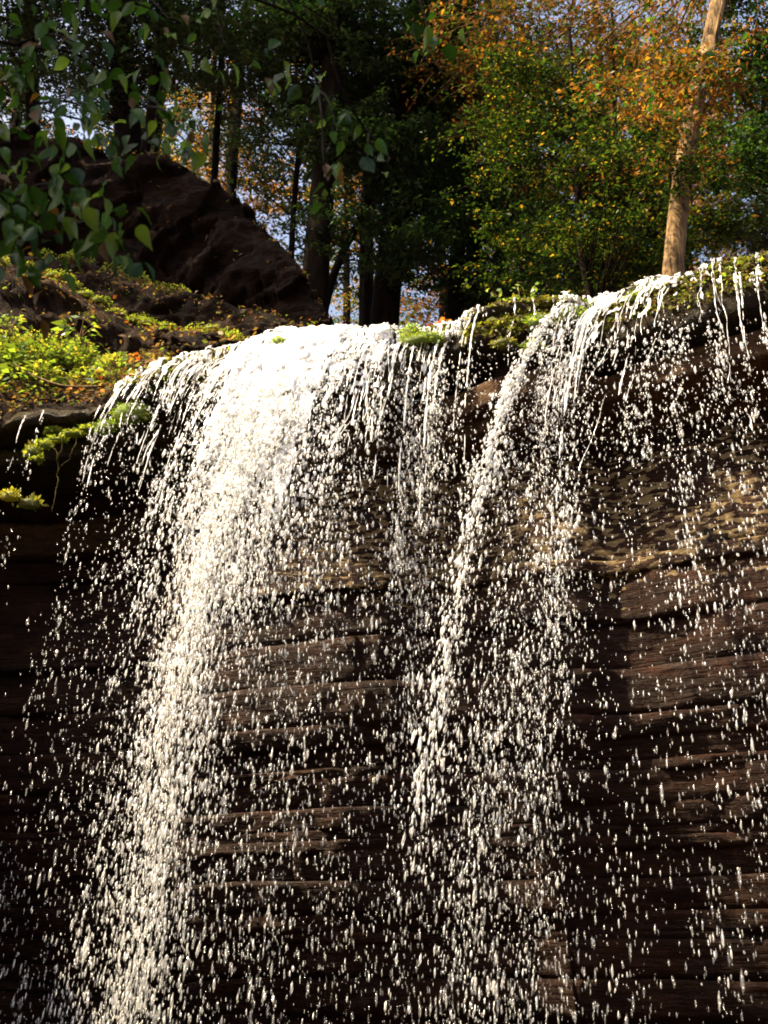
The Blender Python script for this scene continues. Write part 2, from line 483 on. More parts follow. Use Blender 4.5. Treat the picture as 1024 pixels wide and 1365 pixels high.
# ------------------------------------------------------------------ rocks of the left bank
def ridge(name, label, cat, top, bot, mat, bulge=0.15, amp=0.08, freq=2.0, back=1.2, seed=0, nc=150, nr=28, under=0.0, step=0.0):
    """a rock: its crest and its foot are traced, with their ground distance; the front bulges, the back slopes away"""
    Tp = smooth_path([at_depth(a, b, y) for a, b, y in top], nc)
    Bp = smooth_path([at_depth(a, b, y) for a, b, y in bot], nc)
    rows = []
    for f in np.linspace(0, 1, nr):
        p = Bp + (Tp-Bp)*f
        hg = Tp[:, 2]-Bp[:, 2]; hg = np.clip(hg/hg.max(), 0, 1)
        fwd = (bulge*math.sin(math.pi*min(1, f**0.8)) - under*(1-f)**1.2)*hg
        p = p + np.array([0.12, -1, 0.05])*fwd[:, None]
        if f > 0.8: p[:, 1] += 0.25*bulge*((f-0.8)/0.2)**2
        rows.append(p)
    for g in np.linspace(0.1, 1, 10):
        p = Tp.copy()
        p[:, 1] += back*g + 0.3*bulge; p[:, 0] -= 0.1*back*g
        p[:, 2] -= 1.1*back*g**2.2
        rows.append(p)
    P = np.array(rows)
    amp = amp*1.35
    nx = fbm(P[..., 0]*freq, P[..., 1]*freq, P[..., 2]*freq, seed, 6, 0.62)
    ny = fbm(P[..., 0]*freq, P[..., 1]*freq, P[..., 2]*freq*2.2, seed+50, 6, 0.62)
    if step: P[..., 1] += step*np.round(2.2*fbm(P[..., 0]*0.9, P[..., 1]*0.9, P[..., 2]*3.2-P[..., 0]*1.6, seed+9, 3)); P[..., 2] += 0.5*step*np.round(1.8*fbm(P[..., 0]*2.2, P[..., 1]*0.7, 0, seed+12, 3))
    crest = np.clip(1-np.abs(np.linspace(0, len(rows)-1, len(rows))-(nr-1))/6, 0, 1)[:, None]
    P[..., 1] += amp*1.5*ny*(1-0.3*crest); P[..., 2] += amp*nx*(1-0.4*crest); P[..., 0] += amp*0.5*ny
    o = build(name, P.reshape(-1, 3), grid_faces(len(rows), nc), mat)
    tag(o, label, cat)
    return P, nr
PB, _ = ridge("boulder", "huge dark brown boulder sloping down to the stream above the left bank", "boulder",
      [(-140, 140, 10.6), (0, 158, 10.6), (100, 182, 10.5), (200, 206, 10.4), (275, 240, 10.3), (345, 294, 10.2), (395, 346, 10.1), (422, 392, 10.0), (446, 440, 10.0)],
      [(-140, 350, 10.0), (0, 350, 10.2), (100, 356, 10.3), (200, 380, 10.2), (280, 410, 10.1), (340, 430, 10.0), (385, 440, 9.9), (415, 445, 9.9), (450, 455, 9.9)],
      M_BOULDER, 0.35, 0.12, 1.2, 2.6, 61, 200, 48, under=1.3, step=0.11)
P2, _ = ridge("rock_shelf", "brown rock shelf with a sunlit crest under the dark boulder", "rock",
      [(-80, 330, 9.5), (40, 338, 9.5), (110, 345, 9.5), (180, 372, 9.4), (240, 388, 9.3), (300, 400, 9.2), (345, 410, 9.1), (390, 424, 9.0), (425, 436, 8.9)],
      [(-80, 440, 9.0), (40, 440, 9.0), (110, 440, 9.0), (180, 445, 8.95), (240, 450, 8.9), (300, 455, 8.8), (345, 460, 8.75), (390, 462, 8.7), (425, 462, 8.6)],
      M_MOUND, 0.22, 0.09, 2.8, 1.0, 71, under=0.95)
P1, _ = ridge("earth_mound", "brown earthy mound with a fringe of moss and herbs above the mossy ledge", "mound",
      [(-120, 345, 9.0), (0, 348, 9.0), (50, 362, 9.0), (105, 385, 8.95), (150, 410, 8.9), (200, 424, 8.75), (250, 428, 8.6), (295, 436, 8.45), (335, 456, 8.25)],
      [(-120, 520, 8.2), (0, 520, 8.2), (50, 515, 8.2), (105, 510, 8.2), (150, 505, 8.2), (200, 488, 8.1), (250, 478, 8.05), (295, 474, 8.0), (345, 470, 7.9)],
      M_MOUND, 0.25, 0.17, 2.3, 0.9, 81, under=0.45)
P0, _ = ridge("mossy_ledge", "low ledge of leaf litter and herbs on the rim beside the main cascade", "ledge",
      [(-120, 455, 8.5), (0, 460, 8.5), (60, 478, 8.4), (120, 492, 8.3), (170, 480, 8.15), (215, 470, 8.0)],
      [(-120, 572, 7.75), (0, 566, 7.75), (60, 556, 7.75), (120, 549, 7.72), (170, 530, 7.62), (225, 495, 7.55)],
      M_MOUND, 0.10, 0.06, 3.0, 0.5, 91, nc=70)

# ------------------------------------------------------------------ falling water
G = 9.81
def interp_px(px, tbl):
    xs = [a for a, b in tbl]; ys = [b for a, b in tbl]
    return np.interp(px, xs, ys)
VH = [(0, 0.35), (150, 0.3), (230, 0.65), (330, 0.95), (520, 0.85), (560, 0.5), (640, 0.35), (720, 0.35), (760, 1.0), (830, 0.95), (930, 0.55), (970, 0.2), (1024, 0.2)]
VL = [(0, 0.1), (150, 0.15), (250, 0.35), (430, 0.55), (520, 0.40), (600, 0.2), (720, 0.1), (750, 0.55), (850, 0.35), (950, 0.0), (1024, 0.0)]     # extra leftward speed
def detach_q(t): return np.interp(px_of_t(t), [0, 160, 240, 560, 640, 760, 800, 930, 960, 1024], [9, 9, 7.2, 7.2, 9, 9, 7, 7, 9.3, 9.3])
QTOP = 3.0
def water_point(t, s, vscale=1.0, lift=0.012):
    """s<0: on the cap (-1 top .. 0 detach); s>=0: seconds of free fall"""
    t = np.asarray(t, float); s = np.asarray(s, float)
    qd = detach_q(t)
    q = np.where(s < 0, QTOP + (qd-QTOP)*(1+np.minimum(s, 0)), qd)
    p = cap_point(t, q)
    L, n = lip(t)
    px = px_of_t(t)
    tau = np.maximum(s, 0)
    vh = interp_px(px, VH)*vscale; vl = interp_px(px, VL)*vscale
    p[..., 0] += n[..., 0]*(lift + vh*tau) - vl*tau
    p[..., 1] += n[..., 1]*(lift + vh*tau)
    p[..., 2] += lift*0.7 - (0.7*tau + 0.5*G*tau**2)
    return p
FLOW = [(-30, 0.3), (10, 0.42), (40, 0.30), (100, 0.12), (150, 0.16), (180, 0.24), (215, 0.23), (260, 0.27), (310, 0.38), (345, 0.66), (375, 1.0), (450, 1.0), (485, 0.66), (525, 0.44),
        (545, 0.38), (575, 0.46), (620, 0.46), (645, 0.30), (690, 0.24), (735, 0.22), (755, 0.43), (790, 0.54), (840, 0.46), (900, 0.39), (940, 0.24), (960, 0.17), (985, 0.26), (1010, 0.14), (1060, 0.14)]
def flow(px): return interp_px(px, FLOW)

def sheet(px0, px1, seed, s_end, lift, parent, dens=1.0):
    """lacy sheet of water that clings to the lip and tears open as it falls"""
    t = np.arange(t_of_px(px0), t_of_px(px1), 0.009)
    s = np.concatenate([np.linspace(-1, 0, 46)[:-1], np.linspace(0, s_end, 78)])
    TT, SS = np.meshgrid(t, s)
    lat = 0.03*fbm(TT*6, SS*4, 0, seed+3, 3) * np.clip(0.4+SS, 0.15, 1.2)
    T2 = TT + lat
    vs = 1 + 0.20*fbm(TT*2.2, 0, seed*1.3, seed+7, 3)
    P = water_point(T2, SS, vs, lift)
    fl = flow(px_of_t(TT))*dens
    fall = np.abs(P[..., 2] - P[45:46, :, 2])*np.sign(SS)
    strk = fbm(TT*15+0.8*fbm(TT*5, fall*3, 0, seed+1, 2), fall*1.3, seed*2.1, seed, 3, 0.6)
    lace = fbm(TT*24+0.5*fbm(TT*9, fall*7, 0, seed+2, 2), fall*11, seed*1.1, seed+11, 4, 0.7)
    fine = noise(TT*75, fall*40, seed, seed+13)
    f = strk*np.where(SS > 0, 0.55, 0.7) + lace*np.where(SS > 0, 0.85, 0.55) + 0.28*fine
    thr = (0.50 - 0.85*fl) + np.where(SS > 0, 0.62*np.clip(fall, 0, 3)*(1.35-0.85*fl), 0.0)
    keep = f > thr
    bump = 0.014*np.clip(f-thr, 0, 1.0) + 0.009*fbm(TT*26, fall*14, 0, seed+23, 4, 0.65)
    P[..., 1] -= bump; P[..., 2] += bump*0.4
    clear = np.clip(0.55 - 1.3*(f-thr), 0.0, 0.75)
    F = grid_faces(len(s), len(t))
    kf = keep.ravel()[F].sum(1) >= 3
    F = F[kf]
    used, inv = np.unique(F, return_inverse=True)
    return P.reshape(-1, 3)[used], inv.reshape(F.shape), clear.ravel()[used]

OCT_V = None
def drop_shape():
    """a stretched drop: two rings of three and two tips, long axis z"""
    v = [(0, 0, 1.1)]
    for z, r in ((0.5, 0.95), (-0.4, 1.05)):
        for k in range(3):
            a = 2*math.pi*(k+0.5*(z < 0))/3
            v.append((r*math.cos(a), r*math.sin(a), z))
    v.append((0, 0, -1.1))
    f = []
    for k in range(3):
        k2 = (k+1) % 3
        f += [(0, 1+k, 1+k2), (1+k, 4+k, 1+k2), (1+k2, 4+k, 4+k2), (4+k, 7, 4+k2)]
    return np.array(v, float), np.array(f)
DV, DF = drop_shape()
def drops_mesh(pos, vel, rad, stretch, clear):
    """many drops in one go: each turned along its own fall and squashed a little"""
    n = len(pos)
    z = vel/(np.linalg.norm(vel, axis=1)[:, None]+1e-9)
    a = np.cross(z, np.array([0.3, 0.9, 0.1])); a /= np.linalg.norm(a, axis=1)[:, None]
    b = np.cross(z, a)
    th = RNG.uniform(0, 6.28, n)[:, None]
    a2 = a*np.cos(th)+b*np.sin(th); b2 = -a*np.sin(th)+b*np.cos(th)
    j = 1 + RNG.uniform(-0.28, 0.28, (n, len(DV), 3))
    D = DV[None]*j
    V = pos[:, None] + rad[:, None, None]*(D[..., :1]*a2[:, None] + D[..., 1:2]*b2[:, None]*0.85 + D[..., 2:]*stretch[:, None, None]*z[:, None])
    F = DF[None] + (np.arange(n)*len(DV))[:, None, None]
    return V.reshape(-1, 3), F.reshape(-1, 3), np.repeat(clear, len(DV))
def spray(px_mu, px_sig, n, s0, s1, vsc=(0.8, 1.2), clump=9, spread=0.05, rmed=0.0065, uniform=False, spow=1.0, left=(0.0, 0.0), cmax=0.98):
    nc = max(1, int(n/clump))
    px = RNG.uniform(px_mu-px_sig, px_mu+px_sig, nc) if uniform else RNG.normal(px_mu, px_sig, nc)
    s = s0 + (s1-s0)*RNG.random(nc)**spow
    vs = RNG.uniform(vsc[0], vsc[1], nc)
    k = RNG.poisson(clump*np.exp(RNG.normal(-0.2, 0.65, nc)))+1
    idx = np.repeat(np.arange(nc), k)
    m = len(idx)
    strk = RNG.random(nc) < 0.55
    tight = np.where(strk, 0.30, 1.0)[idx]; stretch_s = np.where(strk, RNG.uniform(1.2, 3.2, nc), 1.0)[idx]
    tt = t_of_px(px)[idx] + RNG.normal(0, 1, m)*spread*0.22*tight
    ss = np.clip(s[idx] + RNG.normal(0, 0.022, m)*(0.5+RNG.random(m))*stretch_s, 0.01 if s0 > 0 else -1.0, 1.12)
    vv = vs[idx] + RNG.normal(0, 0.06, m)*tight
    P = water_point(tt, ss, vv)
    sg = ((0.012 + spread*ss)*tight)[:, None]
    P += RNG.normal(0, 1, (m, 3))*sg*np.array([0.75, 0.75, 0.6])
    P2 = water_point(tt, ss+0.02, vv)
    P1_ = water_point(tt, ss, vv)
    lf = RNG.uniform(left[0], left[1], nc)[idx] + RNG.normal(0, 0.04, m)
    P[:, 0] -= lf*ss
    vel = -(P2-P1_); vel[:, 0] += lf*0.02
    big = np.repeat(np.exp(RNG.normal(0, 0.25, nc)), k)
    rad = 0.70*rmed*np.exp(RNG.normal(0, 0.45, m))*big
    rad = np.clip(rad, 0.0014, 0.0125)*np.clip(1.05-0.36*ss, 0.6, 1.1)
    st = RNG.uniform(1.1, 2.4, m) + 4.2*np.clip(ss-0.1, 0, 1)*RNG.random(m)**0.8
    uu = RNG.random(m)
    clear = np.where(uu < 0.60, RNG.uniform(0.80, 0.96, m), np.where(uu < 0.90, RNG.uniform(0.55, 0.82, m), RNG.uniform(0.05, 0.5, m)))
    clear = np.clip(clear*cmax/0.98*np.clip(0.86+0.22*ss, 0, 1.04), 0, 0.965)
    rad = rad*np.where(uu < 0.55, 1.18, np.where(uu < 0.85, 1.0, 0.88))
    return drops_mesh(P, vel, rad, st, clear)
def flecks(px0, px1, n, seed, rmed=0.0038):
    """bright beads and streaks of water running over the lip"""
    px = RNG.uniform(px0, px1, n*3); s = -RNG.random(n*3)
    t = t_of_px(px)
    f = fbm(t*14, s*1.5, seed, seed, 3, 0.6) + 0.5*noise(t*40, s*6, seed, seed+4)
    k = np.flatnonzero(f > 0.55-1.0*flow(px))[:n]
    t, s = t[k], s[k]
    P = water_point(t, s, 1.0, 0.014); P2 = water_point(t, s+0.04, 1.0, 0.014)
    m = len(k)
    return drops_mesh(P, P-P2+np.array([0, 0, 1e-4]), rmed*np.exp(RNG.normal(0, 0.4, m)), RNG.uniform(1.2, 3.5, m), np.clip(RNG.beta(1.0, 2.2, m), 0, 0.8))
def strand(J, px, s0, s1, rad, seed, vsc=1.0, wob=0.03, breakup=1.0, flat=0.6, n=None, fan=0.0):
    """a rope of water with beads and gaps"""
    n = n or int(40 + 190*(s1-max(s0, 0)))
    s = np.linspace(s0, s1, n)
    t = t_of_px(px) + wob*fbm(s*5, seed*3.7, 0, 5, 3)*np.clip(0.3+s*2.2, 0.15, 1.5)
    P = water_point(t, s, vsc, 0.02)
    u = np.clip((s-max(s0, 0))/(s1-max(s0, 0)+1e-6), 0, 1)
    b = fbm(s*46, seed*9.1, 0, 9, 3, 0.65)
    r = rad*(1-0.55*u)*np.clip(0.80 + 2.0*b*(0.35+1.0*u*breakup) - 0.75*np.clip(u-0.15, 0, 1)*breakup, 0.0, 2.2)
    r = r*(1 + fan*np.exp(-np.clip(s-s0, 0, 9)*7))
    r[-1] = 0; r[:4] *= np.array([0.1, 0.35, 0.6, 0.85])
    ok = r > rad*0.10
    i = 0
    while i < n:
        if not ok[i]: i += 1; continue
        j = i
        while j < n and ok[j]: j += 1
        if j-i >= 3:
            rr = r[i:j].copy(); rr[0] *= 0.35; rr[-1] *= 0.25
            V, F = tube(P[i:j], rr, 6, flat)
            V += 0.5*rad*np.stack([fbm(V[:, 0]*70, V[:, 2]*70, V[:, 1]*70+k*5, 3, 2) for k in range(3)], -1)
            J.add(V, F, clear=float(np.clip(0.45+0.3*math.sin(seed*7.3), 0.1, 0.75)))
        i = j

def cascade(name, label, px0, px1, sheets, strands, sprays, base_px, group=None):
    c = lip(t_of_px(base_px))[0]
    root = empty(name, c)
    tag(root, label, "waterfall", group)
    if sheets:
        J = Join()
        for (sd, se, lf, dn) in sheets:
            V, F, K = sheet(px0, px1, sd, se, lf, root, dn)
            J.add(V, F, clear=K)
        tag(J.build("water_sheet", M_WATER, root), kind="stuff")
    J = Join()
    for k, a in enumerate(strands): strand(J, *a)
    if J.n: tag(J.build("water_strand", M_WATER, root), kind="stuff")
    J = Join()
    for a in sprays:
        V, F, K = flecks(*a) if isinstance(a, tuple) else spray(**a); J.add(V, F, clear=K)
    if J.n: tag(J.build("water_drop", M_DROP, root, smooth=True), kind="stuff")
    return root
def U(a, b): return random.uniform(a, b)
def many(n, px0, px1, s1a, s1b, r0, r1, vs=(0.85, 1.2), wob=0.03, s0=None):
    return [(U(px0, px1), (U(-0.9, -0.1) if s0 is None else s0), U(s1a, s1b), U(r0, r1), U(0, 100), U(*vs), wob, 1.0) for _ in range(n)]

cascade("main_cascade", "broad blinding white cascade spilling over the rounded lip beside the mossy left ledge", 165, 548,
        [(101, 0.50, 0.014, 1.0), (131, 0.56, 0.040, 0.85), (151, 0.50, 0.028, 0.8)],
        many(50, 330, 530, 0.22, 0.50, 0.004, 0.008, (0.85, 1.25), 0.12) + many(50, 220, 380, 0.2, 0.46, 0.003, 0.007, (0.8, 1.2), 0.10)
        + many(18, 480, 545, 0.15, 0.40, 0.004, 0.009) + many(10, 165, 225, 0.12, 0.3, 0.003, 0.007),
        [(170, 545, 5200, 71), (330, 520, 3000, 72),
         dict(px_mu=425, px_sig=45, n=7000, s0=0.08, s1=0.60, vsc=(0.85, 1.25), clump=16, spread=0.11, rmed=0.0066, cmax=0.75),
         dict(px_mu=415, px_sig=45, n=5200, s0=0.40, s1=1.10, vsc=(0.85, 1.25), clump=16, spread=0.12, rmed=0.0060),
         dict(px_mu=405, px_sig=17, n=14500, s0=0.25, s1=1.10, vsc=(0.95, 1.15), clump=34, spread=0.085, rmed=0.0062, cmax=0.78),
         dict(px_mu=335, px_sig=45, n=2300, s0=0.08, s1=1.05, vsc=(0.6, 1.2), clump=9, spread=0.12, rmed=0.0052),
         dict(px_mu=485, px_sig=38, n=3500, s0=0.10, s1=1.10, vsc=(0.5, 1.1), clump=10, spread=0.13, rmed=0.0054),
         dict(px_mu=220, px_sig=30, n=800, s0=0.03, s1=0.9, vsc=(0.6, 1.3), clump=4, spread=0.08, rmed=0.0044)], 400)
cascade("middle_cascade", "thin white veil breaking into beads between the green moss cushion and the mossy steps", 546, 660,
        [(211, 0.40, 0.014, 1.0)],
        [(555, -0.6, 0.50, 0.009, 3.1, 1.0, 0.03, 0.8), (598, -0.6, 0.52, 0.012, 8.2, 1.1, 0.03, 0.7), (612, -0.6, 0.46, 0.011, 5.3, 1.3, 0.03, 0.8), (585, -0.5, 0.3, 0.008, 1.3, 1.0, 0.03, 1.0)] + many(9, 548, 650, 0.10, 0.26, 0.004, 0.008),
        [(546, 660, 1800, 73),
         dict(px_mu=600, px_sig=36, n=3000, s0=0.22, s1=1.10, vsc=(0.6, 1.3), clump=8, spread=0.13, rmed=0.0052),
         dict(px_mu=560, px_sig=8, n=360, s0=0.12, s1=0.7, vsc=(0.9, 1.1), clump=6, spread=0.05, rmed=0.0056),
         dict(px_mu=605, px_sig=10, n=600, s0=0.12, s1=0.7, vsc=(0.9, 1.2), clump=6, spread=0.05, rmed=0.0056)], 600)
cascade("right_cascade", "white cascade fanning down the sloping lip in front of the sunlit pale trunk", 742, 966,
        [(307, 0.48, 0.014, 1.0), (331, 0.52, 0.036, 0.82)],
        [(806, -0.8, 0.52, 0.011, 2.2, 1.0, 0.03, 0.5), (812, -0.8, 0.40, 0.010, 7.2, 0.9, 0.03, 0.5), (870, -0.8, 0.38, 0.010, 6.1, 1.1, 0.05, 0.6), (895, -0.8, 0.30, 0.009, 6.8, 1.1, 0.05, 0.6)]
        + many(30, 755, 890, 0.20, 0.50, 0.0025, 0.0055, (0.8, 1.3), 0.16, ) + many(10, 870, 965, 0.12, 0.36, 0.002, 0.0035, (0.8, 1.2), 0.14),
        [(744, 966, 2600, 74), (960, 1050, 700, 75),
         dict(px_mu=768, px_sig=4, n=1900, s0=0.08, s1=0.78, vsc=(1.10, 1.24), clump=16, spread=0.06, rmed=0.0068, left=(0.66, 0.76), cmax=0.75),
         dict(px_mu=790, px_sig=28, n=3000, s0=0.15, s1=1.10, vsc=(0.7, 1.3), clump=12, spread=0.12, rmed=0.0056, left=(-0.1, 0.6)),
         dict(px_mu=876, px_sig=48, n=3400, s0=0.22, s1=1.10, vsc=(0.7, 1.3), clump=12, spread=0.12, rmed=0.0055, left=(-0.1, 0.35)),
         dict(px_mu=835, px_sig=10, n=1500, s0=0.5, s1=1.10, vsc=(0.9, 1.1), clump=20, spread=0.10, rmed=0.0060, left=(0.1, 0.25)),
         dict(px_mu=785, px_sig=10, n=1500, s0=0.7, s1=1.12, vsc=(0.9, 1.1), clump=20, spread=0.10, rmed=0.0060, left=(0.3, 0.5)),
         dict(px_mu=940, px_sig=45, n=2200, s0=0.2, s1=1.10, vsc=(0.5, 1.3), clump=6, spread=0.12, rmed=0.0048)], 840)
cascade("fine_spray", "scattered fine drops falling over the whole face of the cliff", 0, 1024, None, [],
        [dict(px_mu=410, px_sig=50, n=3000, s0=0.25, s1=1.1, vsc=(0.8, 1.3), clump=25, spread=0.16, rmed=0.0026, cmax=0.8), dict(px_mu=800, px_sig=50, n=1600, s0=0.25, s1=1.1, vsc=(0.8, 1.3), clump=25, spread=0.16, rmed=0.0026, cmax=0.8, left=(0, 0.5)),
         dict(px_mu=640, px_sig=400, n=3000, s0=0.35, s1=1.10, vsc=(0.4, 1.8), clump=2, spread=0.22, rmed=0.0042, uniform=True),
         dict(px_mu=700, px_sig=50, n=600, s0=0.05, s1=1.0, vsc=(0.5, 1.4), clump=3, spread=0.05, rmed=0.0042, uniform=True)], 700)

def trickle(px, s1, rad, label, beads=40, vs=1.0, spread=0.035):
    root = empty("water_trickle", lip(t_of_px(px))[0])
    tag(root, label, "water", "thin trickles falling from the lip")
    J = Join(); strand(J, px, -0.08 if px < 170 else -0.30, s1, rad*0.75, px*0.37, vs, 0.045, 1.1, 0.45, None, 1.1)
    tag(J.build("water_strand", M_WATER, root), kind="stuff")
    V, F, K = spray(px, 2.0, beads, s1*0.5, 1.0, (vs*0.9, vs*1.1), 4, spread, 0.0058)
    tag(build("water_drop", V, F, M_DROP, root, clear=K), kind="stuff")
TR = [(-8, .42, .011, "thin white trickle at the far end of the dark overhang past the hanging root"),
      (12, .45, .009, "bright trickle beside the yellow weed on the dark overhang"),
      (52, .30, .007, "faint beaded trickle just beyond the hanging moss clump"),
      (76, .26, .006, "faint beaded trickle falling behind the hanging moss clump"),
      (150, .24, .006, "sparse bead line between the hanging root and the main cascade"),
      (168, .32, .007, "second sparse bead line next to the main cascade"),
      (190, .40, .011, "clear white trickle along the shaded edge of the main cascade"),
      (640, .36, .009, "tapering trickle falling from the first mossy step"),
      (655, .50, .010, "long unbroken trickle reaching the lichen patches"),
      (692, .34, .007, "short trickle below the bright green moss tuft"),
      (712, .26, .005, "hair-thin trickle over the tan rock band"),
      (735, .22, .005, "hair-thin trickle touching the edge of the right cascade"),
      (983, .44, .010, "twisting white trickle standing apart past the right cascade"),
      (990, .30, .007, "short trickle twined with the twisting white trickle"),
      (1012, .24, .005, "beaded trickle under the brown mossy crown of the lip"),
      (1035, .3, .005, "beaded trickle at the dark end of the lip")]
for k, (px, s1, rad, lab) in enumerate(TR):
    trickle(px, s1, rad, lab, beads=int(50+rad*5000))

# ------------------------------------------------------------------ plants
def leaves_mesh(pos, size, aspect, up, col, fold=0.25, droop=0.3, dirs=None):
    """folded four-cornered leaves: base, two sides, tip"""
    n = len(pos)
    if dirs is None:
        a = RNG.uniform(0, 2*np.pi, n)
        dirs = np.stack([np.cos(a), np.sin(a), RNG.normal(-droop, 0.35, n)], -1)
    dirs = dirs/np.linalg.norm(dirs, axis=1)[:, None]
    nn = np.tile(np.array([0, 0, 1.0]), (n, 1))*up + RNG.normal(0, 1, (n, 3))*(1-up)
    side = np.cross(dirs, nn); side /= np.linalg.norm(side, axis=1)[:, None]+1e-9
    nrm = np.cross(side, dirs)
    size = size[:, None]
    b = pos; tip = pos + dirs*size
    mid = pos + dirs*size*0.45 + nrm*size*fold*0.3
    l = mid + side*size*aspect*0.5; r = mid - side*size*aspect*0.5
    V = np.stack([b, l, tip, r], 1).reshape(-1, 3)
    V[2::4] -= np.array([0, 0, 1])*size*0.12
    k = np.arange(n)[:, None]*4
    F = np.concatenate([k+np.array([[0, 1, 2]]), k+np.array([[0, 2, 3]])], 1).reshape(-1, 3)
    return V, F, np.repeat(col, 4, 0)
def palette(n, cols, weights, jit=0.28):
    cols = np.array(cols); w = np.array(weights)/sum(weights)
    c = cols[RNG.choice(len(cols), n, p=w)]
    return np.clip(c*(1+RNG.normal(0, jit, (n, 1))), 0.004, 0.8)*(1+RNG.normal(0, 0.08, (n, 3)))
GREEN = [(0.032, 0.078, 0.011), (0.058, 0.11, 0.015), (0.02, 0.05, 0.009)]
HEML = [(0.010, 0.027, 0.008), (0.018, 0.040, 0.011), (0.034, 0.062, 0.015)]
ORANGE = [(0.20, 0.082, 0.016), (0.25, 0.125, 0.022), (0.12, 0.045, 0.012), (0.08, 0.07, 0.015)]
YELLOW = [(0.30, 0.19, 0.022), (0.24, 0.12, 0.018), (0.10, 0.11, 0.018), (0.045, 0.07, 0.013)]
HERB = [(0.15, 0.22, 0.026), (0.27, 0.31, 0.045), (0.07, 0.12, 0.016), (0.36, 0.31, 0.05)]

def make_tree(name, label, group, trunk, r0, r1, crowns, cols, weights, leaf=0.075, aspect=0.6, mat=M_LEAF, bark=M_BARK_D, up=0.6, limb_r=0.6, dead=0, gnarl=0.02, zspread=0.45, dens=1.0):
    trunk = np.asarray(trunk, float)
    root = empty(name, trunk[0])
    tag(root, label, "tree", group)
    nt_ = 30
    P = smooth_path(trunk, nt_)
    u = np.linspace(0, 1, nt_)
    P[:, 0] += gnarl*fbm(u*5, trunk[0, 0], 0, 3, 3); P[:, 1] += gnarl*fbm(u*5, trunk[0, 1], 5, 4, 3)
    rad = r0 + (r1-r0)*u + 0.35*r0*np.exp(-u*16)
    V, F = tube(P, rad, 14)
    V += (0.06*r0)*np.stack([noise(V[:, 0]*14, V[:, 1]*14, V[:, 2]*3+k*9, 7) for k in range(3)], -1)
    build("trunk", V, F, bark, root)
    JL, JV = Join(), Join()
    for _ in range(dead):
        i = int(U(0.15, 0.95)*nt_)
        a = U(0, 6.28); ln_ = U(0.5, 1.8)
        e = P[min(i, nt_-1)] + np.array([math.cos(a)*ln_, math.sin(a)*ln_, U(-0.4, 0.35)*ln_])
        q = smooth_path([P[min(i, nt_-1)], (P[min(i, nt_-1)]+e)/2+np.array([0, 0, U(-0.1, 0.15)]), e], 8)
        V, F = tube(q, np.linspace(0.014, 0.003, 8)*limb_r, 4); JL.add(V, F)
    for (c, rr, ncl, per, sig) in crowns:
        c = np.asarray(c, float); rr = np.asarray(rr, float)
        d = RNG.normal(0, 1, (ncl, 3)); d /= np.linalg.norm(d, axis=1)[:, None]
        cc = c + d*rr*(RNG.random((ncl, 1))**0.45)
        for q in cc:
            hd = np.linalg.norm(P[:, :2]-q[:2], axis=1)
            i = int(np.argmin(np.abs(P[:, 2]-(q[2]-0.25*hd)) + 0.05*hd))
            b = P[i]
            ln_ = np.linalg.norm(q-b)
            m = (b+q)/2 + np.array([U(-.1, .1), U(-.1, .1), 0.10])*ln_
            pth = smooth_path([b, m, q], 6)
            V, F = tube(pth, np.linspace(min(0.010+0.009*ln_, 0.6*rad[i]), 0.003, 6)*limb_r, 4); JL.add(V, F)
            k = max(3, int(RNG.poisson(per*1.6*dens)))
            # feathery fans: a few near-level twigs leave the limb's end, with leaves set along them
            nw = int(RNG.integers(4, 8))
            az = RNG.uniform(0, 6.28, nw)
            wl = sig*RNG.uniform(1.0, 2.3, nw)
            wd = np.stack([np.cos(az), np.sin(az), RNG.normal(0.0, 0.22, nw)], -1)
            w0 = q + RNG.normal(0, 0.25*sig, (nw, 3))*np.array([1, 1, zspread*2])
            for a_ in range(nw):
                e_ = w0[a_] + wd[a_]*wl[a_] - np.array([0, 0, 0.18*wl[a_]])
                V, F = tube(smooth_path([w0[a_], (w0[a_]+e_)/2+np.array([0, 0, 0.05*wl[a_]]), e_], 3), np.linspace(0.0045, 0.0015, 3), 3); JL.add(V, np.concatenate([F]))
            wi = RNG.integers(0, nw, k); uu = RNG.random(k)[:, None]
            pos = w0[wi] + wd[wi]*wl[wi][:, None]*uu - np.array([0, 0, 0.18])*wl[wi][:, None]*uu**2 + RNG.normal(0, 1, (k, 3))*sig*np.array([0.20, 0.20, 0.10*(0.5+zspread)])
            V, F, C = leaves_mesh(pos, leaf*np.exp(RNG.normal(0, 0.25, k)), aspect, up, palette(k, cols, weights))
            JV.add(V, F, col=C)
    if JL.n: tag(build("limb", np.concatenate(JL.V), np.concatenate(JL.F), bark, root), kind="stuff")
    if JV.n: tag(JV.build("crown", mat, root, smooth=False), kind="stuff")
    return root

def up_from(p, z): 
    p = np.array(p, float); p[2] = z; return p
ZP = 5.9
def trunk_px(pts, Y, ztop=None, base_z=ZP):
    """trunk through pixels at ground distance Y, carried down to the plateau and on up"""
    w = [at_depth(a, b, Y) for a, b in pts]
    lo, hi = w[0], w[-1]
    d = w[1]-w[0]; d = d/d[2]
    out = []
    if lo[2] > base_z: out.append(lo + d*(base_z-lo[2])*0.6*np.array([1, 1, 1/0.6]))
    out += w
    if ztop and ztop > hi[2]:
        d2 = (w[-1]-w[-2]); d2 = d2/d2[2]
        out.append(hi + d2*(ztop-hi[2]))
    return out
def cr(px, py, Y, rpx, rpy, ncl, per, sig, ry=None):
    """a crown lobe centred on a pixel at distance Y; radii given in pixels at that distance"""
    c = at_depth(px, py, Y)
    sc = np.linalg.norm(c-np.array([0, 0, CAM_H]))/FPX
    return (c, (rpx*sc, ry if ry else max(rpx, rpy)*sc*0.8, rpy*sc), ncl, per, sig)

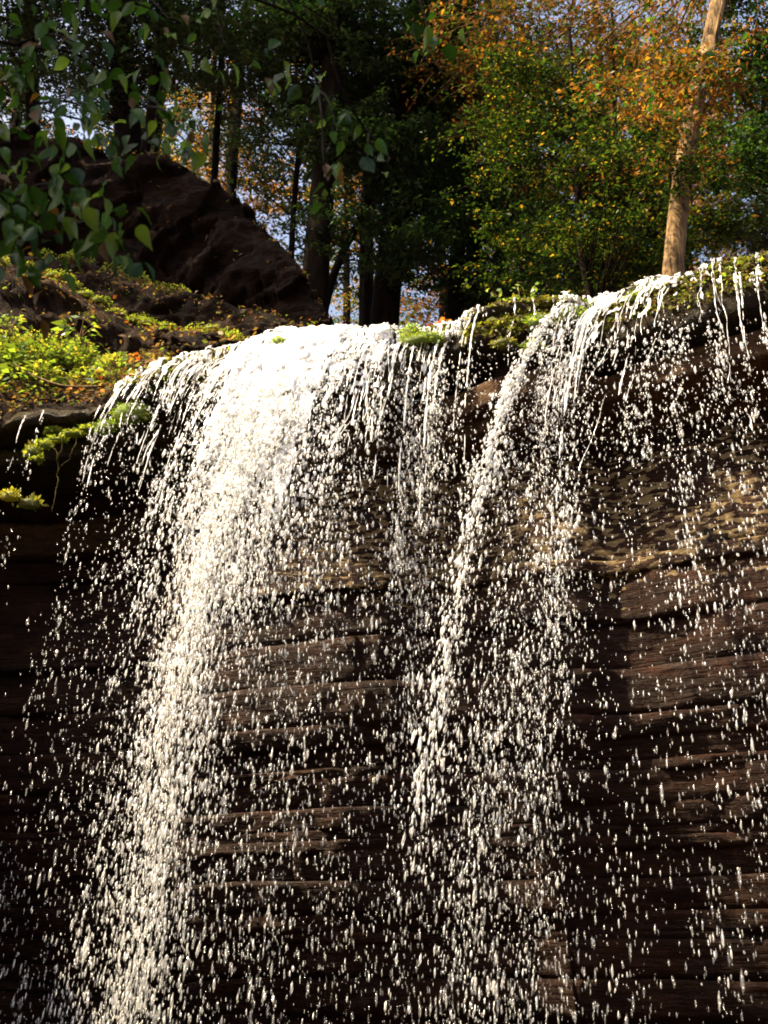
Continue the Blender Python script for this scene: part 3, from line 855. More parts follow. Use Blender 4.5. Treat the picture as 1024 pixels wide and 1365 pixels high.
# the sunlit pale tree
make_tree("pale_tree", "slender tree with sunlit tan bark standing just behind the right cascade", None,
          trunk_px([(898, 372), (903, 310), (910, 235), (925, 150), (945, 60), (962, -20)], 7.3, 16.5, 5.85), 0.078, 0.040,
          [cr(800, 60, 9.5, 220, 100, 90, 50, 0.26), cr(690, 50, 10.0, 130, 80, 34, 50, 0.26), cr(1000, 150, 9.0, 70, 60, 16, 50, 0.2), cr(880, 110, 7.2, 130, 80, 14, 40, 0.17), cr(900, 165, 7.0, 80, 45, 10, 36, 0.14), cr(930, 90, 7.0, 60, 50, 8, 36, 0.14), cr(960, -80, 8.0, 200, 100, 30, 60, 0.3)], ORANGE+GREEN[:2], [3, 2.5, 3.5, 2.5, 3, 2], 0.046, 0.55, M_LEAF, M_BARK_L, 0.6, zspread=0.25, dens=1.5, limb_r=0.3)
make_tree("understory_tree", "low spreading tree with green and yellow leaves beside the sunlit pale trunk", None,
          trunk_px([(790, 420), (775, 330), (770, 240)], 8.6, 10.2, 5.9), 0.045, 0.02,
          [cr(755, 225, 8.8, 130, 90, 28, 50, 0.22), cr(660, 200, 9.4, 70, 60, 6, 50, 0.22), cr(930, 300, 8.4, 60, 30, 10, 40, 0.16), cr(885, 215, 6.95, 80, 40, 12, 34, 0.14), cr(780, 120, 8.9, 120, 50, 18, 45, 0.22), cr(820, 320, 8.3, 80, 60, 26, 60, 0.18), cr(690, 160, 9.0, 110, 50, 24, 60, 0.2), cr(830, 200, 8.2, 90, 50, 24, 55, 0.18), cr(740, 330, 9.2, 100, 60, 22, 60, 0.2)],
          [(0.038, 0.062, 0.009), (0.085, 0.098, 0.014), (0.013, 0.029, 0.006)]+YELLOW[:2], [4, 1.5, 8, 0.45, 0.25], 0.038, 0.6, M_LEAF, M_BARK_D, 0.75, zspread=0.16, dens=1.5, limb_r=0.35)
make_tree("leafy_tree", "leafy green tree with low boughs at the far end of the right cascade", None,
          trunk_px([(1080, 400), (1085, 200)], 8.6, 13.5, 5.9), 0.09, 0.04,
          [cr(985, 215, 8.3, 70, 40, 18, 55, 0.18), cr(1010, 60, 8.8, 60, 90, 26, 70, 0.22), cr(1100, 130, 8.6, 110, 150, 30, 70, 0.25)], GREEN+HEML, [2, 1, 2, 1, 1, 1], 0.045, 0.6, M_LEAF, M_BARK_D, 0.6, zspread=0.25, dens=1.5)
# dark hemlocks in the middle
make_tree("hemlock_tree", "thick dark hemlock trunk where the big boulder meets the stream", "hemlocks behind the lip",
          trunk_px([(418, 430), (422, 320), (436, 190), (445, 90)], 10.4, 22), 0.155, 0.09,
          [cr(430, 60, 10.4, 130, 70, 46, 110, 0.28), cr(400, -120, 10.4, 200, 120, 50, 110, 0.4), cr(330, 50, 10.8, 110, 70, 40, 90, 0.25), cr(430, 170, 10.0, 60, 40, 14, 70, 0.2), cr(450, 300, 10.2, 60, 50, 8, 50, 0.2)], HEML, [3, 2, 1], 0.06, 0.45, M_NEEDLE, M_BARK_D, 0.8, dead=40, zspread=0.25, dens=1.3)
make_tree("hemlock_tree", "stout dark hemlock trunk rising behind the crest of the main cascade", "hemlocks behind the lip",
          trunk_px([(512, 430), (522, 330), (535, 210), (552, 60)], 11.0, 24), 0.17, 0.10,
          [cr(540, 110, 11, 130, 90, 66, 120, 0.30), cr(560, 240, 10.8, 90, 70, 34, 100, 0.25), cr(560, -120, 11, 220, 120, 60, 110, 0.4), cr(600, 30, 10.6, 100, 50, 26, 100, 0.25), cr(545, 330, 10.4, 60, 60, 16, 70, 0.2), cr(500, 190, 10.3, 60, 50, 16, 80, 0.2)], HEML, [3, 2, 1.5], 0.06, 0.45, M_NEEDLE, M_BARK_D, 0.8, dead=40, zspread=0.25, dens=1.3)
make_tree("hemlock_tree", "dark hemlock hung with low boughs behind the mossy steps", "hemlocks behind the lip",
          trunk_px([(604, 440), (610, 330), (616, 200)], 11.6, 22), 0.10, 0.06,
          [cr(650, 330, 11.4, 110, 80, 60, 120, 0.26), cr(620, 220, 11.6, 110, 80, 50, 120, 0.28), cr(720, 380, 10.6, 110, 45, 34, 110, 0.22), cr(640, 80, 11.8, 110, 80, 40, 110, 0.3)], HEML, [3, 2, 1], 0.06, 0.45, M_NEEDLE, M_BARK_D, 0.8, dead=8, zspread=0.25)
make_tree("hemlock_tree", "hemlock sapling with drooping dark boughs between the mossy steps and the pale trunk", "hemlocks behind the lip",
          trunk_px([(830, 400), (826, 330), (822, 200)], 9.6, 11.5), 0.05, 0.015,
          [cr(800, 360, 9.3, 80, 40, 30, 100, 0.18), cr(850, 300, 9.3, 55, 50, 22, 100, 0.18), cr(760, 300, 9.6, 70, 50, 22, 100, 0.2)], HEML+GREEN[:1], [3, 3, 2, 2], 0.05, 0.5, M_NEEDLE, M_BARK_D, 0.8, zspread=0.25)
make_tree("dead_trunk", "thin bare dark trunk with twiggy dead branches against the sky gap", None,
          trunk_px([(388, 360), (394, 260), (404, 150), (410, 60)], 12.0, 15), 0.05, 0.025, [cr(380, 150, 12, 90, 70, 14, 22, 0.2)], HEML, [3, 2, 1], 0.05, 0.5, M_NEEDLE, M_BARK_D, 0.7, dead=46, limb_r=0.8)
make_tree("leaning_tree", "slim dark trunk leaning between two thick hemlock trunks", None,
          trunk_px([(432, 420), (455, 345), (488, 272), (515, 200)], 10.9, None, 5.9), 0.06, 0.04, [], HEML, [1, 1, 1], dead=8)
make_tree("slim_tree", "slim dark trunk close against the stout hemlock trunk", None,
          trunk_px([(486, 430), (493, 320), (500, 200)], 12.0, 17), 0.055, 0.04, [cr(500, 170, 12, 70, 60, 18, 80, 0.22)], HEML, [1, 1, 1], 0.05, 0.5, M_NEEDLE, dead=12)
make_tree("broken_snag", "short broken snag of dark trunk behind the mossy steps", None,
          trunk_px([(634, 440), (632, 360), (631, 297)], 12.2, None), 0.12, 0.11, [], HEML, [1, 1, 1], dead=3)
# left of the boulder
make_tree("hemlock_tree", "thick dark hemlock trunk rooted on top of the big boulder", "hemlocks behind the lip",
          trunk_px([(172, 215), (165, 120), (158, 20)], 12.2, 22, 8.5), 0.20, 0.13,
          [cr(150, 20, 12, 130, 60, 46, 110, 0.28), cr(240, 50, 11.6, 90, 60, 36, 90, 0.26), cr(120, 110, 11.8, 80, 50, 16, 70, 0.25), cr(140, -140, 12, 230, 110, 60, 110, 0.45)], HEML+GREEN[:1], [3, 2, 1, 1], 0.06, 0.5, M_NEEDLE, M_BARK_D, 0.75, dead=16, zspread=0.25)
make_tree("hemlock_tree", "dark trunk standing behind the near leaves, farthest from the stream", "hemlocks behind the lip",
          trunk_px([(44, 190), (42, 100), (40, 10)], 12.6, 21, 8.5), 0.12, 0.08,
          [cr(30, 50, 12.2, 110, 60, 36, 100, 0.28), cr(20, -130, 12.4, 200, 110, 50, 110, 0.4)], HEML, [3, 2, 1], 0.06, 0.5, M_NEEDLE, M_BARK_D, 0.75, dead=12, zspread=0.25)
make_tree("leaning_tree", "slim dark trunk leaning over the crest of the big boulder", None,
          trunk_px([(192, 205), (206, 120), (215, 40)], 11.8, 15, 8.5), 0.07, 0.05, [], HEML, [1, 1, 1], dead=10)
make_tree("forked_tree", "dark twiggy trunk behind the crest of the big boulder beside a pale far trunk", None,
          trunk_px([(285, 250), (287, 190), (293, 110), (296, 20)], 12.4, 17, 8.0), 0.055, 0.035, [cr(310, 130, 12.4, 60, 60, 14, 40, 0.22)], HEML, [1, 1, 1], 0.05, 0.5, M_NEEDLE, dead=24)
make_tree("far_trunk", "pale sunlit trunk far behind the big boulder", None,
          trunk_px([(280, 240), (282, 150), (287, 60)], 19, 24, 7), 0.085, 0.06, [], YELLOW, [1, 1, 1, 1], bark=M_BARK_L)

for k, (X, Y, w_, ncl, lab) in enumerate([(-6.6, 15.5, 2.0, 70, "dark hemlock in the forest behind the boulder, wide and low-branched"), (-2.6, 16.2, 1.2, 34, "narrow hemlock half closing the sky gap beside the thin bare trunk"), (-4.4, 17.0, 1.8, 60, "dark hemlock filling the gap above the boulder's slope"),
        (-0.2, 14.8, 1.8, 80, "dense dark hemlock behind the stout trunk at the cascade's crest"), (2.0, 15.8, 2.0, 90, "dense dark hemlock behind the broken snag"), (7.6, 14.5, 2.0, 60, "dark hemlock beyond the leafy tree at the lip's end"), (4.4, 17.5, 2.0, 50, "hemlock standing behind the green and yellow understory tree")]):
    make_tree("forest_hemlock", lab, "hemlocks deeper in the forest", [(X, Y, 6.0), (X+U(-.2, .2), Y, 12), (X, Y, 21)], 0.15, 0.05,
              [((X, Y, CAM_H+0.83*Y), (w_, 1.6, 0.20*Y), ncl, 90, 0.40)], HEML, [3, 2, 1], 0.075, 0.5, M_NEEDLE, M_BARK_D, 0.75, dead=20, zspread=0.3, dens=1.1)
make_tree("pale_hemlock", "light grey-green hemlock seen over the far end of the lip beyond the pale trunk", None, [(5.6, 12.5, 6.0), (5.6, 12.5, 9), (5.5, 12.5, 13)], 0.08, 0.02,
          [cr(990, 300, 12.5, 70, 50, 46, 70, 0.24), cr(1040, 240, 12.5, 60, 60, 30, 70, 0.24)], [(0.05, 0.075, 0.03), (0.08, 0.10, 0.04), (0.03, 0.05, 0.018)], [3, 2, 2], 0.06, 0.45, M_NEEDLE, M_BARK_D, 0.75, zspread=0.25)
# autumn trees farther back
far = [(-9.5, 21, 'o'), (-6.2, 24, 'y'), (-3.4, 20, 'o'), (-1.2, 25, 'y'), (1.2, 21, 'o'), (3.4, 25, 'o'), (5.4, 19.5, 'o'), (7.6, 24, 'y'), (10, 21, 'g'), (-12.5, 26, 'y'), (0.2, 31, 'g'), (8.5, 31, 'o'), (-8, 32, 'g'), (4.8, 15.5, 'o')]
names = {'o': ("autumn_tree", "tall tree in orange autumn leaf far behind the hemlocks"), 'y': ("autumn_tree", "tall tree in yellow autumn leaf far behind the hemlocks"), 'g': ("autumn_tree", "tall tree still green far behind the hemlocks")}
for k, (X, Y, c) in enumerate(far):
    cols = {'o': ORANGE, 'y': YELLOW, 'g': GREEN+YELLOW[2:3]}[c]
    zc_ = CAM_H + 0.78*Y
    make_tree(names[c][0], names[c][1], "autumn trees far behind the hemlocks",
              [(X, Y, 6.0), (X+U(-.3, .3), Y, zc_*0.6), (X+U(-.6, .6), Y, zc_+0.22*Y)], 0.16, 0.05,
              [((X, Y, zc_), (2.3, 2.0, 0.22*Y), 46, 90, 0.45), ((X, Y, CAM_H+0.62*Y), (1.8, 1.6, 1.6), 14, 60, 0.4)], cols, [3, 2, 2, 2] if len(cols) == 4 else [1]*len(cols), 0.085, 0.65, M_LEAF, M_BARK_D, 0.55, dead=16, zspread=0.3, dens=1.25)
# trees on the left rim, outside the picture, that shade the boulder and the bank
for k, (X, Y, z0, z1, rr, ncl, lab) in enumerate([(-5.9, 10.0, 11.5, 24, 2.0, 150, "tall dense hemlock on the rim shading the big boulder"),
        (-8.2, 12.5, 9.5, 24, 2.4, 150, "tall hemlock on the rim behind the boulder, set farther into the forest"), (-5.7, 8.5, 11.2, 15, 1.2, 14, "thin rim tree dappling the left bank with shade"), (-5.9, 1.6, 7.5, 15, 1.9, 80, "hemlock on the gorge rim above the near leafy tree")]):
    make_tree("rim_tree", lab, "hemlocks on the gorge rim",
              [(X-0.4, Y, 5.6), (X-0.2, Y, z0), (X, Y, z1)], 0.2, 0.05,
              [((X, Y, (z0+z1)/2), (rr, rr, (z1-z0)/2), ncl, 48, 0.42)], HEML, [3, 2, 1], 0.17, 0.6, M_NEEDLE, M_BARK_D, 0.75, zspread=0.3)

# ------------------------------------------------------------------ herbs, moss, litter on the bank and the lip
def herb_mesh(seed, nl, size, h, spread, cols, w, name):
    st = np.random.default_rng(seed)
    J = Join()
    k = nl
    a = st.uniform(0, 6.28, k); r = spread*np.sqrt(st.random(k))
    pos = np.stack([np.cos(a)*r, np.sin(a)*r, h*(0.25+0.75*st.random(k))*(1-0.5*(r/spread)**2)], -1)
    dirs = np.stack([np.cos(a), np.sin(a), st.normal(0.05, 0.4, k)], -1)
    V, F, C = leaves_mesh(pos, size*np.exp(st.normal(0, 0.3, k)), 0.55, 0.65, palette(k, cols, w, 0.25), dirs=dirs)
    return V, F, C, pos
def plant_kind(name, n, size, h, spread, cols, w, seed):
    V, F, C, pos = herb_mesh(seed, n, size, h, spread, cols, w, name)
    lv = mesh("foliage", V, F, M_HERB, C, False)
    J = Join()
    for q in pos[::3]:
        p = smooth_path([np.array([0, 0, -0.02]), q*np.array([0.4, 0.4, 0.6]), q], 5)
        V, F = tube(p, np.linspace(0.004, 0.0015, 5), 4); J.add(V, F)
    sm = mesh("stem", np.concatenate(J.V), np.concatenate(J.F), M_TWIG)
    return lv, sm
def put_plant(kind, name, label, loc, s=1.0, group=None, cat="plant"):
    root = empty(name, loc)
    root.rotation_euler = (U(-0.2, 0.2), U(-0.2, 0.2), U(0, 6.28)); root.scale = (s, s, s)
    tag(root, label, cat, group)
    link("foliage", kind[0], root); link("stem", kind[1], root)
    return root
herbA = plant_kind("herb", 85, 0.040, 0.20, 0.14, HERB, [3, 3, 2, 1], 1)
herbB = plant_kind("herb", 120, 0.025, 0.14, 0.13, HERB, [2, 4, 1, 2], 2)
herbC = plant_kind("herb", 44, 0.056, 0.24, 0.15, HERB, [3, 2, 3, 0.6], 3)
fern = plant_kind("fern", 110, 0.026, 0.09, 0.10, [(0.17, 0.25, 0.02), (0.26, 0.34, 0.03), (0.12, 0.17, 0.02)], [3, 3, 1], 4)
def surf(P, u, f):
    """point on a ridge: u along, f row fraction over the front"""
    r = int(f*27); c = int(u*(P.shape[1]-1))
    return P[r, c]
spots = []
for _ in range(66):
    spots.append((surf(P0, U(0.22, 0.80)**1.0, U(0.25, 0.98)), random.choice([herbA, herbB, herbB, herbC]), U(0.7, 1.25)))
for _ in range(22):
    spots.append((surf(P0, U(0.22, 0.62), U(0.5, 1.0)) + np.array([U(-.1, .1), U(0, .25), U(0.05, .30)]), random.choice([herbA, herbB, herbC]), U(0.8, 1.3)))
for p, kd, s in spots:
    put_plant(kd, "herb", "small yellow-green herb crowded on the sunny ledge beside the main cascade", p, s, "herbs crowding the sunny ledge")
for _ in range(26):
    u = U(0.22, 0.97)
    put_plant(random.choice([herbB, fern]), "herb", "small herb in the fringe along the crest of the earthy mound", P1[27, int(u*149)] + np.array([0, 0.02, 0.01]), U(0.5, 0.95), "herbs on the mound crest")
for _ in range(16):
    u = U(0.25, 0.62)
    put_plant(random.choice([herbA, herbB]), "herb", "small herb on the crest of the sunlit rock shelf", P2[27, int(u*149)] + np.array([0, 0.02, 0.01]), U(0.5, 0.9), "herbs on the rock shelf crest")

def cushion(name, label, c, rx, rz, n, cols, w, cat="moss", size=0.022, ry=None, group=None):
    """a moss cushion: a low lumpy base bristling with small leafy shoots"""
    c = np.asarray(c, float)
    root = empty(name, c); tag(root, label, cat, group)
    ry = ry or rx*0.6
    th = np.linspace(0, 2*np.pi, 18, endpoint=False); ph = np.linspace(-0.6, 1.45, 9)
    TH, PH = np.meshgrid(th, ph)
    B = np.stack([rx*np.cos(PH)*np.cos(TH), ry*np.cos(PH)*np.sin(TH), rz*np.sin(PH)], -1)
    B *= (1+0.22*fbm(B[..., 0]*18+c[0], B[..., 1]*18, B[..., 2]*18, 5, 3))[..., None]*0.9
    bc = np.tile(np.array(cols[0])*0.6, (B.size//3, 1))
    build("cushion", c + B.reshape(-1, 3), grid_faces(9, 18, True), M_MOSS, root, col=bc)
    d = RNG.normal(0, 1, (n, 3)); d[:, 2] = np.abs(d[:, 2])-0.35; d /= np.linalg.norm(d, axis=1)[:, None]
    p = d*np.array([rx, ry, rz])*(1+0.2*fbm(d[:, 0]*3+c[0]*5, d[:, 1]*3, d[:, 2]*3, 15, 3))[:, None]
    dirs = d*np.array([1, 1, 1.0]) + RNG.normal(0, 0.5, (n, 3)) + np.array([0, 0, 0.3])
    V, F, C = leaves_mesh(c+p*0.93, size*np.exp(RNG.normal(0, 0.3, n)), 0.45, 0.4, palette(n, cols, w), dirs=dirs)
    tag(build("shoots", V, F, M_MOSS, root, col=C, smooth=False), kind="stuff")
    return root
MOSS = [(0.16, 0.23, 0.018), (0.25, 0.32, 0.028), (0.09, 0.14, 0.014)]
MOSSD = [(0.15, 0.16, 0.028), (0.24, 0.23, 0.045), (0.08, 0.09, 0.02)]
def on_lip(px, q, out=0.0):
    t = t_of_px(px); p = cap_point(np.array(t), np.array(float(q)))
    n = lip(t)[1]; p = np.array(p); p[0] += n[0]*out; p[1] += n[1]*out
    return p
def wig(P, a): return P + a*np.stack([fbm(P[:, 2]*25, P[:, 0]*25, k*9.0, 5, 3) for k in range(3)], -1)
def cush_px(px, py, Y, label, rpx, rpz, n, cols=MOSS, **kw):
    if px > 230: Y -= 0.13
    c = at_depth(px, py, Y); sc = np.linalg.norm(c)/FPX
    cushion("moss_cushion", label, c, rpx*sc, rpz*sc, n, cols, [3, 3, 1], **kw)
def lipY(px): return float(lip(t_of_px(px))[0][1])
cush_px(566, 458, lipY(566)-0.06, "bright green moss cushion at the foot of the red leaf pile on the lip", 30, 11, 420)
cush_px(548, 448, lipY(548)-0.04, "yellow-green moss tuft where the main cascade ends", 14, 15, 220, [(0.26, 0.34, 0.03), (0.2, 0.34, 0.02), (0.3, 0.4, 0.04)])
cush_px(722, 433, lipY(722)-0.10, "bright green moss tuft on the upper mossy step", 22, 12, 300)
cush_px(762, 425, lipY(762)-0.08, "light green moss tuft against the edge of the right cascade", 22, 15, 300)
cush_px(711, 462, lipY(711)-0.14, "small round moss tuft on the lower mossy step", 12, 6, 150)
cush_px(672, 458, lipY(672)-0.14, "flat dull moss patch on the lower mossy step", 14, 6, 150, MOSSD)
cush_px(790, 410, lipY(790)-0.02, "small leafy moss tuft on the saddle of the lip", 10, 8, 120)
cush_px(846, 398, lipY(846)-0.06, "moss streak lying in the white water of the right cascade", 10, 9, 120)
cush_px(375, 458, lipY(375)-0.03, "small green moss tuft on the shoulder of the main cascade", 13, 7, 140)
for k, (a, b, rx_, rz_) in enumerate([(44, 602, 8, 7), (58, 594, 10, 6), (76, 587, 11, 4), (97, 579, 13, 4), (120, 573, 12, 3), (70, 575, 9, 3), (50, 612, 5, 6)]):
    cush_px(a, b, 7.55+0.03*k, "yellow-green moss clump hanging above the dangling root", rx_, rz_, 120, [(0.20, 0.24, 0.025), (0.28, 0.31, 0.04), (0.12, 0.16, 0.018)], size=0.03, group="moss clumps above the dangling root")
cush_px(142, 570, 7.5, "green moss clump under the rim next to the main cascade", 14, 10, 170)
cush_px(176, 552, 7.45, "mossy tuft in the edge of the main cascade", 24, 16, 300, [(0.22, 0.30, 0.03), (0.16, 0.28, 0.02), (0.3, 0.36, 0.05)])
cush_px(210, 520, 7.45, "leafy moss clump above the shaded edge of the main cascade", 34, 18, 420, [(0.18, 0.27, 0.03), (0.14, 0.24, 0.02), (0.26, 0.32, 0.05)])
cush_px(14, 662, 7.75, "yellow weed clinging to the dark overhang behind the trickles", 12, 8, 90, [(0.36, 0.32, 0.04), (0.3, 0.3, 0.04), (0.2, 0.22, 0.03)], size=0.035)
cush_px(40, 672, 7.8, "sparse green weed on the dark overhang near the dangling root", 14, 8, 50, MOSSD, size=0.035)
for k in range(13):
    u = 0.33 + 0.048*k + U(-0.01, 0.01)
    cushion("moss_cushion", "small yellow-green moss cushion in the fringe along the mound crest", P1[27, int(u*149)] + np.array([0, -0.03, 0.0]), U(0.05, 0.10), U(0.025, 0.045), 110, [(0.28, 0.32, 0.03), (0.34, 0.40, 0.05), (0.16, 0.2, 0.02)], [3, 2, 2], group="moss fringe on the mound crest")
# dull brown-green moss film along the lip
J = Join()
n = 30000
px = np.where(RNG.random(n) < 0.87, RNG.uniform(170, 1060, n), RNG.uniform(1060, 1500, n)); q = 2.6+6*RNG.random(n)**1.4
P = cap_point(t_of_px(px), q)
m = fbm(px*0.02, q*0.8, 0, 91, 3) > (flow(px)*0.55 - 0.50)
P = P[m]
Pt = []
for (za, zb, da) in ((-0.12, -0.20, -0.14), (-0.21, -0.33, -0.235)):
    n2 = 2200
    tt = t_of_px(RNG.uniform(625, 778, n2)); Lp, nn_ = lip(tt)
    zz_ = RNG.uniform(zb, za, n2)
    Lp[:, 0] -= nn_[:, 0]*(da-0.02); Lp[:, 1] -= nn_[:, 1]*(da-0.02); Lp[:, 2] += zz_
    Pt.append(Lp[fbm(tt*5, zz_*6, 0, 93, 3) > -0.05])
P = np.concatenate([P]+Pt)
V, F, C = leaves_mesh(P, 0.030*np.exp(RNG.normal(0, 0.35, len(P))), 0.5, 0.5, palette(len(P), MOSSD+MOSS[:1]+[(0.10, 0.06, 0.025)], [3, 2, 2, 1, 2.5]))
o = build("lip_moss", V, F, M_MOSS, col=C, smooth=False)
tag(o, "thin dull green moss growing along the wet lip", "moss", kind="stuff")

# dangling root under the hanging moss clump
root = empty("dangling_root", at_depth(78, 600, 7.5)); tag(root, "pale forked root dangling from the hanging moss clump", "root")
fork = at_depth(78, 622, 7.5)
build("stem", *tube(wig(smooth_path([fork, at_depth(76, 650, 7.5), at_depth(69, 684, 7.5)], 24), 0.018), np.linspace(0.0062, 0.003, 24), 6), M_ROOT, root)
for a, b in ((66, 594), (84, 588), (103, 582)):
    build("rootlet", *tube(wig(smooth_path([at_depth(a, b, 7.5), at_depth((a+78)/2+U(-4, 4), 606+U(-4, 4), 7.48), fork], 14), 0.02), np.linspace(0.002, 0.0035, 14), 5), M_ROOT, root)
# arched twig lying on the herbs
pth = smooth_path([at_depth(18, 484, 7.9), at_depth(45, 500, 7.75), at_depth(85, 514, 7.65), at_depth(133, 515, 7.6)], 24)
o = build("fallen_twig", *tube(pth, np.linspace(0.004, 0.009, 24), 6), M_TWIG); tag(o, "bare pale twig arched over the herbs of the sunny ledge", "twig")
# thin sapling on the mossy steps
sp = empty("seedling", at_depth(692, 410, lipY(692)+0.05)); tag(sp, "thin seedling with sparse pale leaves rooted on the mossy steps", "seedling")
for pts, nl in (([(694, 412), (692, 390), (690, 375)], 5), ([(690, 412), (672, 402), (655, 388)], 6), ([(696, 412), (708, 398), (714, 378)], 7)):
    w = [at_depth(a, b, lipY(692)+0.05) for a, b in pts]
    p = smooth_path(w, 12)
    build("stem", *tube(p, np.linspace(0.006, 0.002, 12), 5), M_TWIG, sp)
    pos = p[RNG.integers(4, 12, nl*2)] + RNG.normal(0, 0.02, (nl*2, 3))
    V, F, C = leaves_mesh(pos, np.full(nl*2, 0.045), 0.6, 0.5, palette(nl*2, [(0.2, 0.28, 0.05), (0.12, 0.2, 0.03)], [1, 1]))
    build("foliage", V, F, M_HERB, sp, col=C, smooth=False)
# fallen leaves
def dead_leaf(seed):
    st = np.random.default_rng(seed)
    u = np.linspace(0, 1, 7); w = np.array([0.02, .30, .42, .44, .34, .18, 0.01])
    V = []
    for i, a in enumerate(u):
        for b in (-1, 0, 1):
            V.append((b*w[i], a-0.5, 0.22*abs(b)*w[i]/0.44*st.uniform(0.6, 1.4) + 0.3*(a-0.5)**2 + 0.04*st.normal()))
    return np.array(V)
for kk, (cc, nm) in enumerate([((0.38, 0.06, 0.015), "red"), ((0.40, 0.15, 0.03), "orange"), ((0.30, 0.17, 0.07), "tan")]):
    V = dead_leaf(kk)
    me = mesh("fallen_leaf", V*0.06, grid_faces(7, 3), M_LEAF, np.tile(cc, (len(V), 1)))
    n = (16, 16, 26)[kk]
    for _ in range(n):
        if random.random() < 0.4 and nm != "tan":
            p = on_lip(U(572, 606), U(3.6, 5.0), 0.0) + np.array([0, 0, U(0.02, 0.05)])
            where = "%s fallen leaf in the pile on the lip beside the green moss cushion" % nm; g = "leaf pile on the lip"
        else:
            p = surf(P0, U(0.25, 0.98), U(0.2, 0.95)) + np.array([0, -0.03, 0.03])
            where = "%s fallen leaf on the sunny herb ledge" % nm; g = "fallen leaves on the ledge"
        o = link("fallen_leaf", me, None, p); o.rotation_euler = (U(-1, 1), U(-1, 1), U(0, 6.28)); s = U(0.6, 1.2); o.scale = (s, s, s)
        tag(o, where, "leaf", g)

# ------------------------------------------------------------------ the near tree whose leaves hang into the picture
def broad_leaf(curl=0.28, wide=0.72, skew=0.0):
    u = np.linspace(0, 1, 9); w = np.array([0.03, .26, .40, .45, .42, .34, .22, .10, 0.004])
    V = []
    for i, a in enumerate(u):
        for b in (-1, -0.5, 0, 0.5, 1):
            V.append((b*w[i]*wide*(1+skew*b) + skew*a*a, a, 0.25*abs(b)*w[i] + 0.025*math.sin(a*18+b)*abs(b) - curl*a*a))
    return np.array(V)
LVS = [broad_leaf(0.25, 0.72, 0.05), broad_leaf(0.5, 0.62, -0.12), broad_leaf(0.1, 0.80, 0.12), broad_leaf(0.65, 0.68, 0.0), broad_leaf(0.4, 0.58, -0.2)]
near_meshes = []
for LV, c in zip(LVS, ((0.015, 0.042, 0.005), (0.028, 0.066, 0.007), (0.009, 0.026, 0.004), (0.06, 0.10, 0.014), (0.06, 0.03, 0.006))):
    near_meshes.append(mesh("leaf", LV*0.072, grid_faces(9, 5), M_NEAR, np.tile(c, (len(LV), 1))))
near = empty("near_tree", (-2.6, 1.9, 0.0))
tag(near, "leafy tree reaching broad green leaves in front of the dark boulder", "tree")
tp = smooth_path([(-2.6, 1.9, 0), (-2.5, 1.95, 2.0), (-2.45, 2.1, 4.0), (-2.3, 2.3, 6.2)], 20)
build("trunk", *tube(tp, np.linspace(0.075, 0.03, 20), 10), M_BARK_D, near)
branches = [([(-90, 130), (-20, 190), (40, 250), (100, 300), (185, 335)], 2.9, 44), ([(-120, 20), (20, 60), (110, 75), (190, 140), (268, 205)], 3.0, 30),
            ([(-120, -60), (60, -30), (170, 0), (240, 30)], 2.8, 26), ([(-60, 230), (10, 270), (60, 320)], 2.7, 22), ([(60, -90), (260, -60), (400, 5), (455, 40)], 3.2, 9),
            ([(300, -90), (395, 20), (425, 120), (445, 200)], 3.2, 8), ([(395, 20), (450, 110), (492, 180), (548, 232)], 3.2, 8), ([(-80, 80), (40, 140), (130, 165), (165, 180)], 3.1, 22), ([(400, -70), (540, -30), (575, 20)], 3.1, 7)]
for pts, Y, nl in branches:
    w = [at_depth(a, b, Y+0.15*k) for k, (a, b) in enumerate(pts)]
    i = int(np.argmin(np.abs(tp[:, 2]-(w[0][2]-0.5))))
    p = smooth_path([tp[i], (tp[i]+w[0])/2+np.array([0, 0, 0.15])] + w, 30)
    build("branch", *tube(p, np.linspace(0.013, 0.003, 30), 6), M_BARK_D, near)
    for k in range(nl):
        f = 0.30+0.70*(k+U(0, 1))/nl
        q = p[min(29, int(f*29))] + RNG.normal(0, 1, 3)*np.array([0.045, 0.05, 0.04])
        me = random.choice(near_meshes[:4]*4+near_meshes[4:])
        o = bpy.data.objects.new("leaf", me); COL.objects.link(o); o.parent = near
        o.location = Vector([float(a) for a in q]) - near.location
        o.rotation_euler = (U(-1.3, 0.1), U(-0.6, 0.6), U(0, 6.28)); s = U(0.55, 1.15); o.scale = (s, s, s)

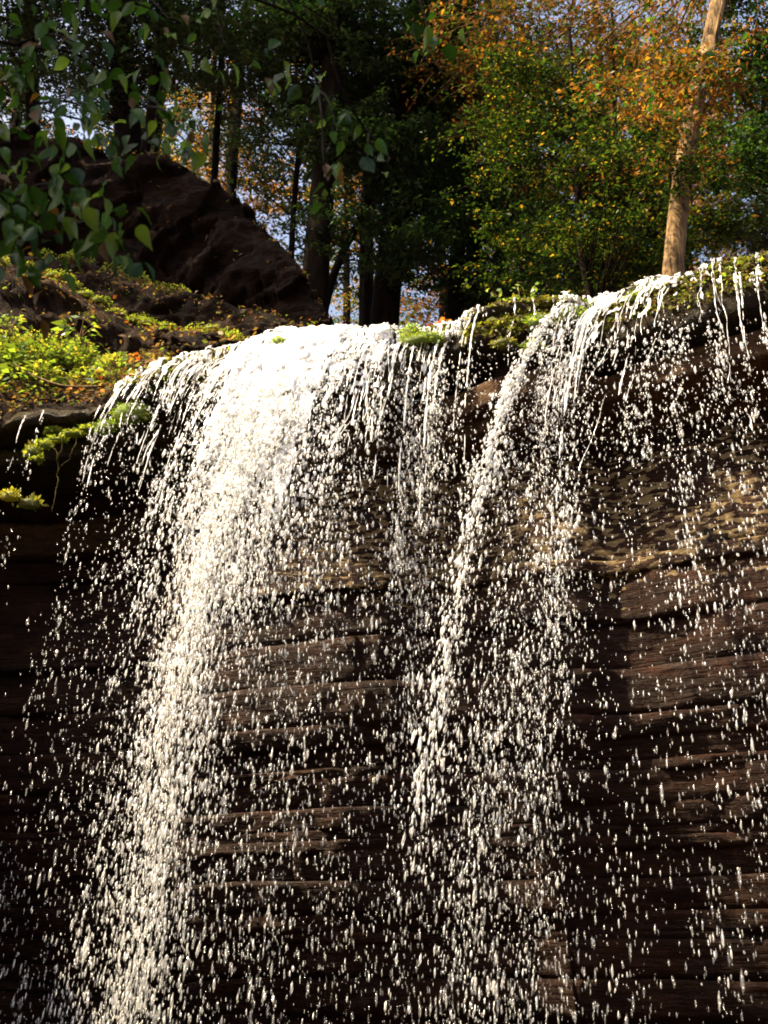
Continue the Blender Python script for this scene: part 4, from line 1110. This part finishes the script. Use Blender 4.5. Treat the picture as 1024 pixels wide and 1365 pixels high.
def twig_cluster(px, py, spread, n, Y, anchor):
    c = at_depth(px, py, Y); a = at_depth(*anchor)
    p = smooth_path([a, (a+c)/2+np.array([0, 0, 0.05]), c], 10)
    build("branch", *tube(p, np.linspace(0.006, 0.002, 10), 5), M_BARK_D, near)
    sc = spread*np.linalg.norm(c)/FPX
    for k in range(int(n*1.9)):
        q = c + RNG.normal(0, 1, 3)*np.array([sc, 0.12, sc])*0.7
        me = random.choice(near_meshes[:4]*4+near_meshes[4:])
        o = bpy.data.objects.new("leaf", me); COL.objects.link(o); o.parent = near
        o.location = Vector([float(v) for v in q]) - near.location
        o.rotation_euler = (U(-1.5, -0.2), U(-0.7, 0.7), U(0, 6.28)); s_ = U(0.6, 1.15); o.scale = (s_, s_, s_)
for a in [(25, 250, 42, 26, 2.9, (-20, 190, 3.05)), (95, 275, 45, 22, 3.0, (40, 250, 3.2)), (150, 318, 22, 8, 3.0, (100, 300, 3.35)), (60, 320, 40, 18, 2.9, (10, 270, 2.85)), (15, 320, 30, 12, 2.8, (10, 270, 2.85)),
          (140, 160, 40, 16, 3.1, (40, 140, 3.25)), (215, 150, 30, 12, 3.1, (190, 140, 3.45)), (258, 190, 16, 6, 3.1, (190, 140, 3.45)), (110, 60, 55, 18, 3.0, (20, 60, 3.15)), (225, 25, 36, 12, 3.0, (170, 0, 3.1)),
          (25, 30, 50, 16, 3.0, (-120, 20, 3.0)), (20, 130, 40, 12, 3.0, (-20, 190, 3.05)), (432, 225, 13, 4, 3.2, (425, 120, 3.5)), (490, 212, 16, 5, 3.2, (492, 180, 3.5)), (450, 175, 16, 3, 3.2, (425, 120, 3.5)), (570, 35, 22, 5, 3.1, (540, -30, 3.25)), (300, 60, 40, 8, 3.2, (260, -60, 3.35)), (370, 100, 30, 5, 3.2, (425, 120, 3.5))]:
    twig_cluster(*a)
# brown litter strewn over the bank
J = Join()
for Pm, n in ((P0, 2600), (P1, 2200), (P2, 1400), (PB[18:], 3000)):
    r = RNG.integers(2, 32, n); c = RNG.integers(0, Pm.shape[1], n)
    keep = (RNG.random(n) < (0.02 if len(Pm) == len(PB)-18 else 0.25)+0.75*(r > (26 if len(Pm) == len(PB)-18 else 18))) if Pm is not P0 else np.ones(n, bool)
    p = Pm[r, c][keep] + RNG.normal(0, 0.02, (keep.sum(), 3)) + np.array([0, -0.015, 0.02])
    V, F, C = leaves_mesh(p, 0.04*np.exp(RNG.normal(0, 0.35, len(p))), 0.6, 0.6, palette(len(p), [(0.14, 0.08, 0.035), (0.22, 0.13, 0.05), (0.08, 0.05, 0.025), (0.13, 0.17, 0.03), (0.25, 0.08, 0.02)], [3, 2, 3, 2.5, 0.6]))
    J.add(V, F, col=C)
o = J.build("leaf_litter", M_LEAF, smooth=False)
tag(o, "brown leaf litter and tiny sprouts strewn over the left bank", "litter", kind="stuff")
